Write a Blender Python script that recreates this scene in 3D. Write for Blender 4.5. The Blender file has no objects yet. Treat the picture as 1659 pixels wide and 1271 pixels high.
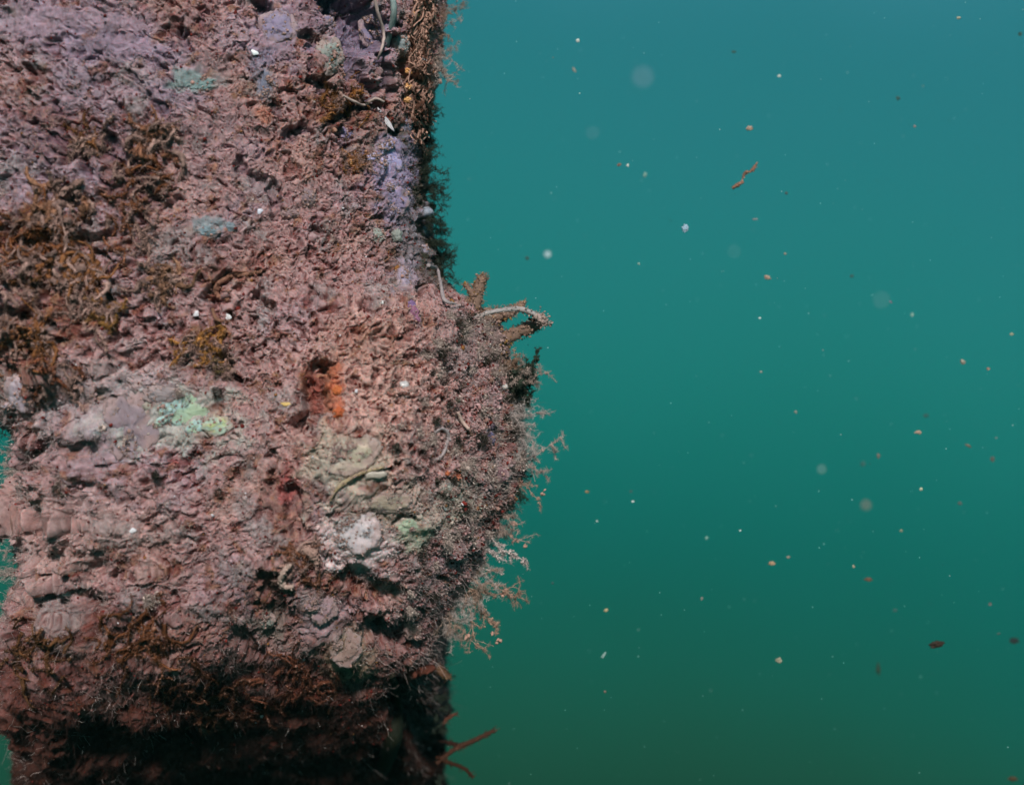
import bpy, math, random
import numpy as np
from mathutils import Vector

# ------------------------------------------------------------------ camera
S = 0.0004            # metres per photograph pixel in the plane y = 0
D = 0.75              # camera distance from that plane
scene = bpy.context.scene
cam_data = bpy.data.cameras.new("camera")
cam = bpy.data.objects.new("camera", cam_data)
scene.collection.objects.link(cam)
cam.location = (0, -D, 0)
cam.rotation_euler = (math.radians(90), 0, 0)
cam_data.sensor_width = 36.0
cam_data.lens = 36.0 * D / (1659 * S)
cam_data.clip_start = 0.01
cam_data.clip_end = 200.0
cam_data.dof.use_dof = True
cam_data.dof.focus_distance = D - 0.055
cam_data.dof.aperture_fstop = 3.9
scene.camera = cam

# ------------------------------------------------------------------ world, sun, exposure
SUN_DIR = Vector((0.06, -0.84, 0.54)).normalized()       # towards the sun
world = bpy.data.worlds.new("World")
scene.world = world
world.use_nodes = True
wn = world.node_tree
wn.nodes.clear()
w_out = wn.nodes.new('ShaderNodeOutputWorld')
w_bg = wn.nodes.new('ShaderNodeBackground')
w_sky = wn.nodes.new('ShaderNodeTexSky')
w_sky.sky_type = 'NISHITA'
w_sky.sun_disc = False
w_sky.sun_elevation = math.asin(SUN_DIR.z)
w_sky.sun_rotation = math.atan2(SUN_DIR.x, SUN_DIR.y)
w_bg.inputs['Strength'].default_value = 0.05
wn.links.new(w_sky.outputs[0], w_bg.inputs['Color'])
wn.links.new(w_bg.outputs[0], w_out.inputs['Surface'])
sun_data = bpy.data.lights.new("sun", 'SUN')
sun_data.energy = 3.5
sun_data.angle = math.radians(5)      # daylight softened by the water surface
sun_data.color = (1.0, 0.93, 0.86)
sun = bpy.data.objects.new("sun", sun_data)
scene.collection.objects.link(sun)
sun.rotation_euler = SUN_DIR.to_track_quat('Z', 'Y').to_euler()
scene.view_settings.view_transform = 'Standard'
scene.view_settings.look = 'None'
scene.view_settings.exposure = 0.0
scene.view_settings.gamma = 1.0
scene.render.engine = 'CYCLES'
scene.cycles.use_denoising = True
scene.cycles.max_bounces = 5
scene.cycles.diffuse_bounces = 3
scene.cycles.transmission_bounces = 3
scene.cycles.caustics_reflective = False
scene.cycles.caustics_refractive = False

rng = np.random.default_rng(7)
random.seed(7)

# ------------------------------------------------------------------ helpers
def U(px, py, Y):
    """photograph pixel + depth -> world point(s)"""
    k = S * (D + Y) / D
    return np.stack(np.broadcast_arrays((px - 829.5) * k, Y, (635.5 - py) * k), -1)

def to_px(P):
    k = D / (P[..., 1] + D) / S
    return P[..., 0] * k + 829.5, 635.5 - P[..., 2] * k

def sm(a, b, x):
    t = np.clip((x - a) / (b - a), 0, 1)
    return t * t * (3 - 2 * t)

_perm = rng.permutation(512).astype(np.int64)
_perm = np.concatenate([_perm, _perm, _perm])
_g = rng.normal(size=(512, 3)).astype(np.float32)
_g /= np.linalg.norm(_g, axis=1, keepdims=True)
_r = rng.random((512, 3)).astype(np.float32)

def _hash(i, j, k):
    return _perm[(_perm[(_perm[i & 511] + j) & 511] + k) & 511]

def pnoise(P, freq, seed=0):
    Q = P * freq + seed * 17.31
    I = np.floor(Q).astype(np.int64)
    F = (Q - I).astype(np.float32)
    W = F * F * F * (F * (F * 6 - 15) + 10)
    out = np.zeros(len(P), np.float32)
    for dx in (0, 1):
        wx = W[:, 0] if dx else 1 - W[:, 0]
        for dy in (0, 1):
            wy = W[:, 1] if dy else 1 - W[:, 1]
            for dz in (0, 1):
                wz = W[:, 2] if dz else 1 - W[:, 2]
                g = _g[_hash(I[:, 0] + dx, I[:, 1] + dy, I[:, 2] + dz)]
                d = g[:, 0] * (F[:, 0] - dx) + g[:, 1] * (F[:, 1] - dy) + g[:, 2] * (F[:, 2] - dz)
                out += wx * wy * wz * d
    return out * 1.5

def fbm(P, freq, octv=4, seed=0, gain=0.5):
    a, o = 1.0, 0
    for i in range(octv):
        o = o + a * pnoise(P, freq * 2.03 ** i, seed + i)
        a *= gain
    return o

def worley(P, freq, seed=0):
    Q = P * freq + seed * 11.7
    I = np.floor(Q).astype(np.int64)
    F = (Q - I).astype(np.float32)
    best = np.full(len(P), 9.0, np.float32)
    for dx in (-1, 0, 1):
        for dy in (-1, 0, 1):
            for dz in (-1, 0, 1):
                r = _r[_hash(I[:, 0] + dx, I[:, 1] + dy, I[:, 2] + dz)]
                d = (r[:, 0] + dx - F[:, 0]) ** 2 + (r[:, 1] + dy - F[:, 1]) ** 2 + (r[:, 2] + dz - F[:, 2]) ** 2
                best = np.minimum(best, d)
    return np.sqrt(best)

class MB:
    """collects vertices, faces and vertex colours; build() links them as one mesh object"""
    def __init__(self):
        self.v, self.f, self.c, self.n = [], {3: [], 4: []}, [], 0
    def add(self, v, f, c):
        v = np.asarray(v, np.float32).reshape(-1, 3)
        f = np.asarray(f, np.int64)
        c = np.asarray(c, np.float32)
        if c.ndim == 1:
            c = np.tile(c, (len(v), 1))
        self.v.append(v); self.c.append(c)
        self.f[f.shape[1]].append(f + self.n)
        self.n += len(v)
    def build(self, name, mat, parent=None, smooth=True, origin=None):
        V = np.concatenate(self.v); Cc = np.concatenate(self.c)
        if origin is None:
            origin = V.mean(0) if parent is None else None
        if origin is not None:
            V = V - np.asarray(origin, np.float32)
        me = bpy.data.meshes.new(name)
        loops, starts, pos = [], [], 0
        for k in (3, 4):
            if self.f[k]:
                A = np.concatenate(self.f[k])
                loops.append(A.ravel())
                starts.append(pos + np.arange(len(A)) * k)
                pos += A.size
        loops = np.concatenate(loops); starts = np.concatenate(starts)
        me.vertices.add(len(V)); me.loops.add(len(loops)); me.polygons.add(len(starts))
        me.vertices.foreach_set('co', V.ravel().astype(np.float32))
        me.loops.foreach_set('vertex_index', loops.astype(np.int32))
        me.polygons.foreach_set('loop_start', starts.astype(np.int32))
        me.update(calc_edges=True)
        me.polygons.foreach_set('use_smooth', np.full(len(starts), smooth))
        at = me.color_attributes.new('tint', 'FLOAT_COLOR', 'POINT')
        at.data.foreach_set('color', np.concatenate([Cc, np.ones((len(Cc), 1), np.float32)], 1).ravel())
        me.materials.append(mat)
        me.update()
        o = bpy.data.objects.new(name, me)
        scene.collection.objects.link(o)
        if origin is not None:
            o.location = [float(t) for t in origin]
        if parent is not None:
            o.parent = parent
            o.matrix_parent_inverse = parent.matrix_world.inverted() if False else o.matrix_parent_inverse
        return o

def tag(o, label=None, cat=None, group=None, kind=None):
    if label: o['label'] = label
    if cat: o['category'] = cat
    if group: o['group'] = group
    if kind: o['kind'] = kind
    return o

def empty(name, loc):
    o = bpy.data.objects.new(name, None)
    scene.collection.objects.link(o)
    o.location = [float(t) for t in loc]
    return o

def srgb(r, g, b):
    return np.array([((x / 255 + 0.055) / 1.055) ** 2.4 if x > 10 else x / 255 / 12.92 for x in (r, g, b)], np.float32)

# ------------------------------------------------------------------ materials
def make_mat(name, rough=0.7, spec=0.35, bump=0.0, bscale=900.0, var=0.25, sss=0.0, vscale=400.0, alpha=1.0, coat=0.0, rad=(1.0, 0.8, 0.7), sheen=0.0):
    m = bpy.data.materials.new(name)
    m.use_nodes = True
    nt = m.node_tree
    p = nt.nodes['Principled BSDF']
    p.inputs['Roughness'].default_value = rough
    p.inputs['Specular IOR Level'].default_value = spec
    p.inputs['Coat Weight'].default_value = coat
    p.inputs['Alpha'].default_value = alpha
    p.inputs['Sheen Weight'].default_value = sheen
    if sss > 0:
        p.inputs['Subsurface Weight'].default_value = sss
        p.inputs['Subsurface Radius'].default_value = rad
        p.inputs['Subsurface Scale'].default_value = 0.003
    at = nt.nodes.new('ShaderNodeAttribute'); at.attribute_name = 'tint'
    tc = nt.nodes.new('ShaderNodeNewGeometry')
    nz = nt.nodes.new('ShaderNodeTexNoise')
    nz.inputs['Scale'].default_value = vscale
    nz.inputs['Detail'].default_value = 4
    nt.links.new(tc.outputs['Position'], nz.inputs['Vector'])
    mr = nt.nodes.new('ShaderNodeMapRange')
    mr.inputs['From Min'].default_value = 0.3
    mr.inputs['From Max'].default_value = 0.7
    mr.inputs['To Min'].default_value = 1 - var
    mr.inputs['To Max'].default_value = 1 + var
    nt.links.new(nz.outputs['Fac'], mr.inputs['Value'])
    mx = nt.nodes.new('ShaderNodeVectorMath'); mx.operation = 'SCALE'
    nt.links.new(at.outputs['Color'], mx.inputs[0])
    nt.links.new(mr.outputs[0], mx.inputs['Scale'])
    nt.links.new(mx.outputs[0], p.inputs['Base Color'])
    if bump > 0:
        nb = nt.nodes.new('ShaderNodeTexNoise')
        nb.inputs['Scale'].default_value = bscale
        nb.inputs['Detail'].default_value = 5
        nb.inputs['Roughness'].default_value = 0.65
        nt.links.new(tc.outputs['Position'], nb.inputs['Vector'])
        bp = nt.nodes.new('ShaderNodeBump')
        bp.inputs['Strength'].default_value = bump
        bp.inputs['Distance'].default_value = 0.0006
        nt.links.new(nb.outputs['Fac'], bp.inputs['Height'])
        nt.links.new(bp.outputs[0], p.inputs['Normal'])
    return m

M_CRUST = make_mat('silt_crust', 0.9, 0.08, 0.8, 1100, 0.22, sss=0.55, rad=(1.0, .38, .30), sheen=0)
M_CRUMB = make_mat('silt_crumb', 0.85, 0.1, 0.7, 1500, 0.15)
M_FUZZ = make_mat('hydroid_fuzz', 0.75, 0.1, 0.0, 900, 0.2)
M_ALGA = make_mat('brown_alga', 0.7, 0.15, 0.8, 900, 0.3)
M_SPONGE = make_mat('sponge_flesh', 0.6, 0.3, 0.35, 700, 0.12, sss=0.8, vscale=250)
M_SHELL = make_mat('shell', 0.25, 0.6, 0.3, 700, 0.12, coat=0.3)
M_FLAKE = make_mat('floating_flake', 0.7, 0.3, 0.4, 1500, 0.25, vscale=700)

# water all round: a far dome, open at the top where the surface lets the daylight in
def water_mat():
    m = bpy.data.materials.new('open_water')
    m.use_nodes = True
    nt = m.node_tree
    nt.nodes.clear()
    out = nt.nodes.new('ShaderNodeOutputMaterial')
    em = nt.nodes.new('ShaderNodeEmission')
    tc = nt.nodes.new('ShaderNodeTexCoord')
    nrm = nt.nodes.new('ShaderNodeVectorMath'); nrm.operation = 'NORMALIZE'
    nt.links.new(tc.outputs['Object'], nrm.inputs[0])
    dot = nt.nodes.new('ShaderNodeVectorMath'); dot.operation = 'DOT_PRODUCT'
    dot.inputs[1].default_value = (0.10, 0.0, 1.0)
    nt.links.new(nrm.outputs[0], dot.inputs[0])
    nz = nt.nodes.new('ShaderNodeTexNoise')
    nz.inputs['Scale'].default_value = 3.0
    nz.inputs['Detail'].default_value = 2.0
    nt.links.new(nrm.outputs[0], nz.inputs['Vector'])
    ma = nt.nodes.new('ShaderNodeMath'); ma.operation = 'MULTIPLY_ADD'
    ma.inputs[1].default_value = 0.10; ma.inputs[2].default_value = -0.05
    nt.links.new(nz.outputs['Fac'], ma.inputs[0])
    ad = nt.nodes.new('ShaderNodeMath'); ad.operation = 'ADD'
    nt.links.new(dot.outputs['Value'], ad.inputs[0]); nt.links.new(ma.outputs[0], ad.inputs[1])
    mr = nt.nodes.new('ShaderNodeMapRange')
    mr.inputs['From Min'].default_value = -0.6; mr.inputs['From Max'].default_value = 0.6
    nt.links.new(ad.outputs[0], mr.inputs['Value'])
    cr = nt.nodes.new('ShaderNodeValToRGB')
    cr.color_ramp.interpolation = 'B_SPLINE'
    stops = [(-0.6, (8, 30, 22)), (-0.40, (20, 58, 40)), (-0.31, (27, 79, 61)), (-0.22, (20, 91, 76)),
             (-0.10, (12, 102, 94)), (0.02, (26, 120, 112)), (0.14, (34, 124, 124)), (0.27, (39, 121, 128)),
             (0.36, (41, 121, 132)), (0.6, (80, 150, 170))]
    el = cr.color_ramp.elements
    while len(el) < len(stops):
        el.new(0.5)
    for e, (g, c) in zip(el, stops):
        e.position = (g + 0.6) / 1.2
        e.color = (*[float(x) for x in srgb(*c)], 1)
    nt.links.new(mr.outputs[0], cr.inputs['Fac'])
    nt.links.new(cr.outputs['Color'], em.inputs['Color'])
    nt.links.new(em.outputs[0], out.inputs['Surface'])
    return m

def build_water():
    R, nu = 40.0, 48
    els = np.radians(np.linspace(-89.5, 24, 28))
    az = np.linspace(0, 2 * np.pi, nu, endpoint=False)
    E, A = np.meshgrid(els, az, indexing='ij')
    V = np.stack([R * np.cos(E) * np.cos(A), R * np.cos(E) * np.sin(A), R * np.sin(E)], -1).reshape(-1, 3)
    i, j = np.meshgrid(np.arange(len(els) - 1), np.arange(nu), indexing='ij')
    a = (i * nu + j).ravel(); b = (i * nu + (j + 1) % nu).ravel()
    mb = MB()
    mb.add(V, np.stack([a, b, b + nu, a + nu], 1), np.zeros(3))
    o = mb.build('water', water_mat(), origin=(0, 0, 0))
    tag(o, 'open teal green water darkening towards the bottom', 'water', kind='structure')
build_water()

# ------------------------------------------------------------------ the piling
R_PY = [-700, -60, 0, 60, 120, 170, 220, 300, 350, 400, 450, 485, 515, 555, 600, 660, 720, 780, 820, 860, 900, 940, 1000, 1060, 1120, 1271, 1340, 2100]
R_PX = [724, 720, 712, 708, 700, 688, 684, 690, 696, 702, 710, 730, 786, 808, 815, 828, 836, 828, 812, 788, 766, 742, 720, 712, 710, 716, 716, 722]
L_PY = [-700, 480, 600, 640, 680, 730, 770, 820, 870, 900, 940, 990, 1050, 1110, 1180, 1230, 1300, 2100]
L_PX = [-75, -70, -30, 48, 102, 118, 104, 82, 104, 120, 98, 74, 50, 38, 54, 72, 70, 60]
FRONT, BACK = 960, 70

def ring_base():
    dense = np.arange(-70, 1330, 1.2)
    up = -70 - 8 * 1.22 ** np.arange(1, 26)
    up = up[up > -680][::-1]
    dn = 1330 + 8 * 1.22 ** np.arange(1, 28)
    dn = dn[dn < 2060]
    return np.concatenate([up, dense, dn])

rows = ring_base()
NR, NC = len(rows), FRONT + BACK
n_exp = 2.5
def section(th):
    c, s = np.cos(th), np.sin(th)
    return np.sign(c) * np.abs(c) ** (2 / n_exp), np.sign(s) * np.abs(s) ** (2 / n_exp)
# columns spread evenly along the arc of a typical section (a .148, b .105)
tt = np.linspace(-0.22, math.pi + 0.22, 6000)
X, Y_ = section(tt)
ds = np.hypot(np.diff(X) * 0.148, np.diff(Y_) * 0.105)
arc = np.concatenate([[0], np.cumsum(ds)])
th_front = np.interp(np.linspace(0, arc[-1], FRONT), arc, tt)
th_back = np.linspace(math.pi + 0.22, 2 * math.pi - 0.22, BACK + 2)[1:-1]
th = np.concatenate([th_front, th_back])
CX, CY = section(th)

thn = np.arange(NC) / FRONT * 7.0
lag = 12 * np.sin(thn * 2.1 + 1) + 6 * np.sin(thn * 4.7)
rr2 = rows[:, None] + lag[None, :] * (rows[:, None] > 700) * sm(700, 900, rows)[:, None]
yoff2 = np.interp(rr2, [880, 940, 1000, 1060, 1130, 1200, 1300, 1400, 1500, 1600, 2100], [0, .0042, .0154, .0322, .060, .095, .152, .212, .274, .336, .64])  # foot leans back, a made-up slope so sunlight fades downwards
yoff = yoff2.mean(1)
half_b = np.interp(rows, [-700, 0, 700, 1000, 1300, 2100], [0.100, 0.102, 0.108, 0.104, 0.085, 0.085])
rp = np.interp(rows, R_PY, R_PX); lp = np.interp(rows, L_PY, L_PX)
k = S * (D + yoff) / D
xr = (rp - 829.5) * k; xl = (lp - 829.5) * k
zz = (635.5 - rows) * S                      # world height of each ring
cx = (xr + xl) / 2; ax = (xr - xl) / 2
BX = cx[:, None] + ax[:, None] * CX[None, :]
BY = yoff2 + 0.012 - half_b[:, None] * CY[None, :]
BZ = np.repeat(zz[:, None], NC, 1)
base = np.stack([BX, BY, BZ], -1)

def normals(G):
    du = np.roll(G, -1, 1) - np.roll(G, 1, 1)
    dv = np.gradient(G, axis=0)
    n = np.cross(dv, du)
    n /= np.linalg.norm(n, axis=-1, keepdims=True) + 1e-12
    c = G.mean(1, keepdims=True)
    if ((G - c) * n).sum() < 0:
        n = -n
    return n

def seg_d(px, py, x0, y0, x1, y1):
    vx, vy = x1 - x0, y1 - y0
    L = vx * vx + vy * vy + 1e-9
    t = np.clip(((px - x0) * vx + (py - y0) * vy) / L, 0, 1)
    return np.hypot(px - x0 - t * vx, py - y0 - t * vy)

N0 = normals(base)
P = base.reshape(-1, 3).astype(np.float64)
Nn = N0.reshape(-1, 3)
front = (Nn[:, 1] < 0.35)
PX, PY = to_px(P)
big = np.zeros(len(P))
# the big bulge and the smaller swellings
for (x, y, sx, sy, h) in [(600, 715, 172, 178, 0.034), (150, 800, 170, 130, 0.008), (90, 500, 120, 90, 0.010),
                          (300, 150, 160, 130, 0.006), (430, 905, 70, 55, 0.010), (690, 90, 26, 120, 0.004),
                          (560, 1060, 70, 50, 0.008), (640, 560, 80, 50, 0.008), (520, 460, 90, 60, 0.004)]:
    big += h * np.exp(-(((PX - x) / sx) ** 2 + ((PY - y) / sy) ** 2)) * (Nn[:, 1] < 0)
big += 0.007 * fbm(P, 14, 2, 3) + 0.008 * fbm(P, 75, 2, 36) * sm(.2, .7, Nn[:, 0]) * sm(480, 540, PY) * sm(980, 900, PY) + 0.027 * fbm(P, 48, 3, 33) * sm(0.2, -0.9, Nn[:, 0]) * sm(560, 660, PY) + 0.006 * fbm(P, 30, 2, 13) * sm(880, 1050, PY) + 0.028 * sm(430, 100, PX) * sm(0.3, -0.6, Nn[:, 1])
Pb = P + Nn * big[:, None] * np.array([0.55, 1.0, 0.8])
# carved hollows: capsule ends, radius, depth
CARVE = [(548, -10, 594, 52, 34, .032), (424, 8, 430, 42, 13, .012), (650, 95, 672, 135, 9, .012), (640, 62, 660, 90, 10, .010),
         (495, 205, 470, 215, 12, .008), (545, 190, 600, 165, 10, .010), (698, 235, 700, 315, 13, .016), (560, 212, 565, 216, 18, .008),
         (522, 603, 514, 665, 19, .014), (505, 672, 492, 690, 14, .015), (352, 472, 372, 452, 9, .009), (372, 452, 430, 440, 6, .006),
         (345, 490, 352, 508, 9, .008), (478, 790, 486, 850, 14, .011), (448, 730, 452, 790, 9, .007), (105, 388, 112, 500, 13, .012), (60, 395, 110, 405, 10, .010),
         (150, 395, 190, 388, 9, .008), (40, 460, 110, 470, 8, .008), (20, 520, 100, 500, 8, .009), (40, 580, 90, 545, 8, .010),
         (560, 930, 630, 955, 20, .009), (440, 925, 452, 1000, 14, .011), (600, 1020, 660, 1030, 18, .012), (650, 1130, 705, 1210, 30, .022), (380, 1010, 420, 1060, 12, .008),
         (160, 1150, 300, 1190, 30, .010), (440, 300, 450, 340, 10, .008), (385, 270, 425, 290, 11, .008), (620, 300, 640, 250, 6, .004),
         (180, 470, 200, 500, 9, .008), (60, 500, 130, 530, 9, .010), (0, 440, 40, 470, 9, .010), (140, 330, 160, 370, 9, .008), (415, 480, 440, 500, 9, .008), (250, 520, 262, 535, 7, .006), (300, 60, 310, 90, 8, .008), (300, 330, 240, 365, 6, .006), (500, 60, 520, 70, 10, .008), (575, 110, 600, 145, 13, .010), (625, 95, 640, 150, 9, .012), (590, 165, 620, 172, 9, .010), (560, 60, 566, 120, 12, .014),
         (505, 130, 540, 150, 10, .007), (440, 170, 452, 190, 8, .006), (670, 205, 640, 215, 7, .009), (690, 355, 702, 440, 9, .010),
         (675, 470, 680, 500, 7, .009), (610, 555, 640, 560, 10, .007), (790, 700, 830, 720, 9, .008), (200, 250, 260, 330, 16, .007),
         (165, 960, 180, 1010, 9, .006), (365, 580, 385, 612, 8, .008), (640, 655, 720, 657, 5, .004), (700, 545, 725, 650, 7, .005)]
wob = 9 * pnoise(P, 90, 40) + 6 * pnoise(P, 210, 41)
carve = np.zeros(len(P))
for (x0, y0, x1, y1, r, dep) in CARVE:
    d = seg_d(PX, PY, x0, y0, x1, y1) + wob
    carve = np.maximum(carve, dep * (1 - sm(r * 0.55, r * 1.35, d)))
carve *= (Nn[:, 1] < 0.1)
# smooth places where soft animals sit
SOFT = [(305, 672, 66, 40), (210, 690, 46, 62), (332, 132, 34, 20), (342, 372, 28, 17), (535, 88, 24, 32), (450, 45, 40, 36),
        (600, 45, 24, 30), (632, 255, 30, 42), (640, 320, 28, 24), (655, 450, 17, 28), (575, 760, 50, 42), (580, 868, 46, 46),
        (665, 850, 26, 22), (560, 1060, 42, 42), (520, 1000, 32, 34), (120, 60, 120, 22), (200, 90, 70, 16), (150, 735, 90, 28)]
soft = np.zeros(len(P))
for (x, y, rx, ry) in SOFT:
    d = np.hypot((PX - x) / rx, (PY - y) / ry) + wob / 26
    soft = np.maximum(soft, 1 - sm(0.75, 1.35, d))

fr = np.where(front)[0]
Q = P[fr]
pxf, pyf = PX[fr], PY[fr]
# streaky grain: directions differ between the upper left, the lower left and the bulge
def streak(Q, ang, along):
    c, s = math.cos(ang), math.sin(ang)
    u = Q[:, 0] * c + Q[:, 2] * s
    v = -Q[:, 0] * s + Q[:, 2] * c
    return np.stack([u * along, Q[:, 1], v], 1)
wa = sm(520, 250, pxf) * sm(420, 260, pyf)
wb = sm(560, 300, pxf) * sm(560, 700, pyf)
wc = np.clip(1 - wa - wb, 0, 1)
warp = np.stack([fbm(Q, 60, 3, 60), fbm(Q, 60, 3, 70), fbm(Q, 60, 3, 80)], 1) * 0.006
Qa, Qb, Qc = streak(Q + warp, math.radians(-32), 0.45), streak(Q + warp, math.radians(24), 0.45), streak(Q + warp, math.radians(38), 0.75)
def mixn(fn, *a):
    return wa * fn(Qa, *a) + wb * fn(Qb, *a) + wc * fn(Qc, *a)
r1 = mixn(pnoise, 55, 5)
r2 = mixn(pnoise, 130, 6)
r3 = mixn(pnoise, 270, 7)
r4 = mixn(pnoise, 560, 8)
wl = worley(Qc + warp * 0.3, 330, 9)
wl2 = worley(Q + warp * 0.2, 720, 10)
rough_m = 1 - 0.72 * soft[fr]
leftm = sm(330, 60, pxf)
amp = np.clip(0.75 + 0.9 * fbm(Q, 22, 2, 90), 0.25, 1.5)
wleft = sm(330, 200, pxf) * sm(120, 260, pyf) * sm(700, 600, pyf)
disp = 0.0030 * r1 + 0.0024 * r2 + wleft * (0.011 * (0.4 - np.abs(pnoise(streak(Q + warp * 1.5, math.radians(-50), .7), 36, 44))) - 0.002)
disp += 0.0013 * r3 * (0.7 + 0.8 * leftm) * rough_m * amp
disp += (0.0010 * r4 + 0.0013 * (0.42 - wl) + 0.0009 * (0.45 - wl2) + 0.0005 * pnoise(Qc, 1100, 12)) * rough_m * (1 - 0.25 * leftm) * amp
pit = sm(0.18, 0.55, mixn(pnoise, 190, 21) + 0.35 * r1)
pit2 = sm(0.22, 0.5, mixn(pnoise, 380, 22))
pit3 = sm(0.20, 0.42, mixn(pnoise, 720, 24) + 0.25 * r3)
disp -= (0.0045 * pit + 0.0028 * pit2 + 0.0016 * pit3) * rough_m * (0.4 + 0.6 * amp)
fil = 1 - sm(0.0, 0.10, np.abs(mixn(pnoise, 150, 23)))
disp += 0.0010 * fil * (0.25 + 1.2 * leftm) * rough_m * amp
lat = np.stack([pnoise(Q, 240, 31), pnoise(Q, 240, 32) * 0.3, pnoise(Q, 240, 33)], 1) * 0.0016 * rough_m[:, None]
Pd = Pb.copy()
Pd[fr] += Nn[fr] * (disp - carve[fr])[:, None] + lat
bk = np.where(~front)[0]
Pd[bk] += Nn[bk] * (0.004 * fbm(P[bk], 60, 2, 5))[:, None]
surfG = Pd.reshape(NR, NC, 3)
NS = normals(surfG).reshape(-1, 3)
sx_, sy_ = to_px(Pd)

# colours (own colours, with some shade painted in)
PINK = np.array([.41, .258, .262]); MAUVE = np.array([.33, .25, .305]); WARM = np.array([.62, .39, .34]); MAROON = np.array([.14, .022, .018])
RUST = np.array([.16, .052, .022]); OCHRE = np.array([.24, .11, .04]); FOOT_SHADE = np.array([.100, .028, .016]); SLATE = np.array([.08, .065, .12])
def lerp(a, b, t):
    return a * (1 - t[:, None]) + b * t[:, None]
col = np.tile(PINK, (len(P), 1))
n1 = fbm(P, 26, 3, 50); n2 = fbm(P, 110, 3, 52); n3 = fbm(P, 300, 2, 54)
col = lerp(col, MAUVE, np.clip(sm(450, 150, PX) * sm(620, 200, PY) * 0.9 + 0.5 * sm(0.1, 0.6, n1), 0, 1))
col = lerp(col, WARM, np.clip(np.exp(-((PX - 600) / 130) ** 2 - ((PY - 640) / 110) ** 2) * 0.8 + 0.35 * sm(0.2, 0.6, -n1), 0, 1))
BROWN = [(120, 215, 60, 22, .6), (230, 310, 45, 50, .8), (70, 390, 85, 45, 1), (150, 500, 50, 55, .9), (50, 560, 70, 60, .9),
         (330, 575, 50, 40, .9), (560, 175, 60, 26, .9), (600, 265, 60, 25, .6), (370, 445, 60, 16, .6), (520, 640, 30, 45, 1),
         (470, 820, 40, 70, .55), (440, 960, 40, 60, .7), (560, 940, 70, 30, .8), (230, 1010, 120, 40, .5), (660, 60, 12, 90, .5),
         (150, 250, 90, 30, .5), (200, 400, 80, 16, .5), (300, 30, 60, 60, .3), (800, 800, 50, 60, .5), (830, 700, 26, 70, .6), (10, 330, 40, 50, .7)]
br = np.zeros(len(P))
for (x, y, rx, ry, a) in BROWN:
    br = np.maximum(br, a * (1 - sm(0.5, 1.3, np.hypot((PX - x) / rx, (PY - y) / ry) + 0.8 * n2)))
rusty = lerp(np.tile(RUST, (len(P), 1)), OCHRE, sm(-0.1, 0.5, n3))
col = lerp(col, rusty, np.clip(br, 0, 1) * 0.85)
# brown turf mottles everywhere
col = lerp(col, rusty, 0.65 * sm(0.22, 0.62, n2 + 0.3 * n3))
# grey film; pits painted with maroon and slate shade, plus random turf flecks
n4 = pnoise(P, 420, 56); n5 = fbm(P, 45, 3, 58)
col = lerp(col, np.tile([.33, .30, .31], (len(P), 1)), 0.6 * sm(0.15, 0.6, n5))
fleck = np.zeros(len(P)); fleck[fr] = np.clip(0.8 * pit + 0.8 * pit2 + 0.7 * pit3, 0, 1) * rough_m
fleck = np.clip(fleck + 0.6 * sm(0.3, 0.55, n4), 0, 1) * (1 - .6 * soft)
col = lerp(col, lerp(np.tile(MAROON, (len(P), 1)), SLATE, sm(420, 200, PY) * sm(-.2, .4, n1) * .8), 0.75 * fleck)
# fading light painted into the lower crust: dark brown, then near black
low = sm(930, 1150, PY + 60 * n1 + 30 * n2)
col = lerp(col, np.tile(FOOT_SHADE, (len(P), 1)), low * 0.9)
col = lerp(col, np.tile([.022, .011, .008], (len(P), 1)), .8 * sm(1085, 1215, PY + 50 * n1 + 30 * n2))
# crevice shade painted slate into the top hollows
col = lerp(col, np.tile(SLATE, (len(P), 1)), np.clip(carve / 0.012, 0, 1) * sm(420, 200, PY) * 0.75)
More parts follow.
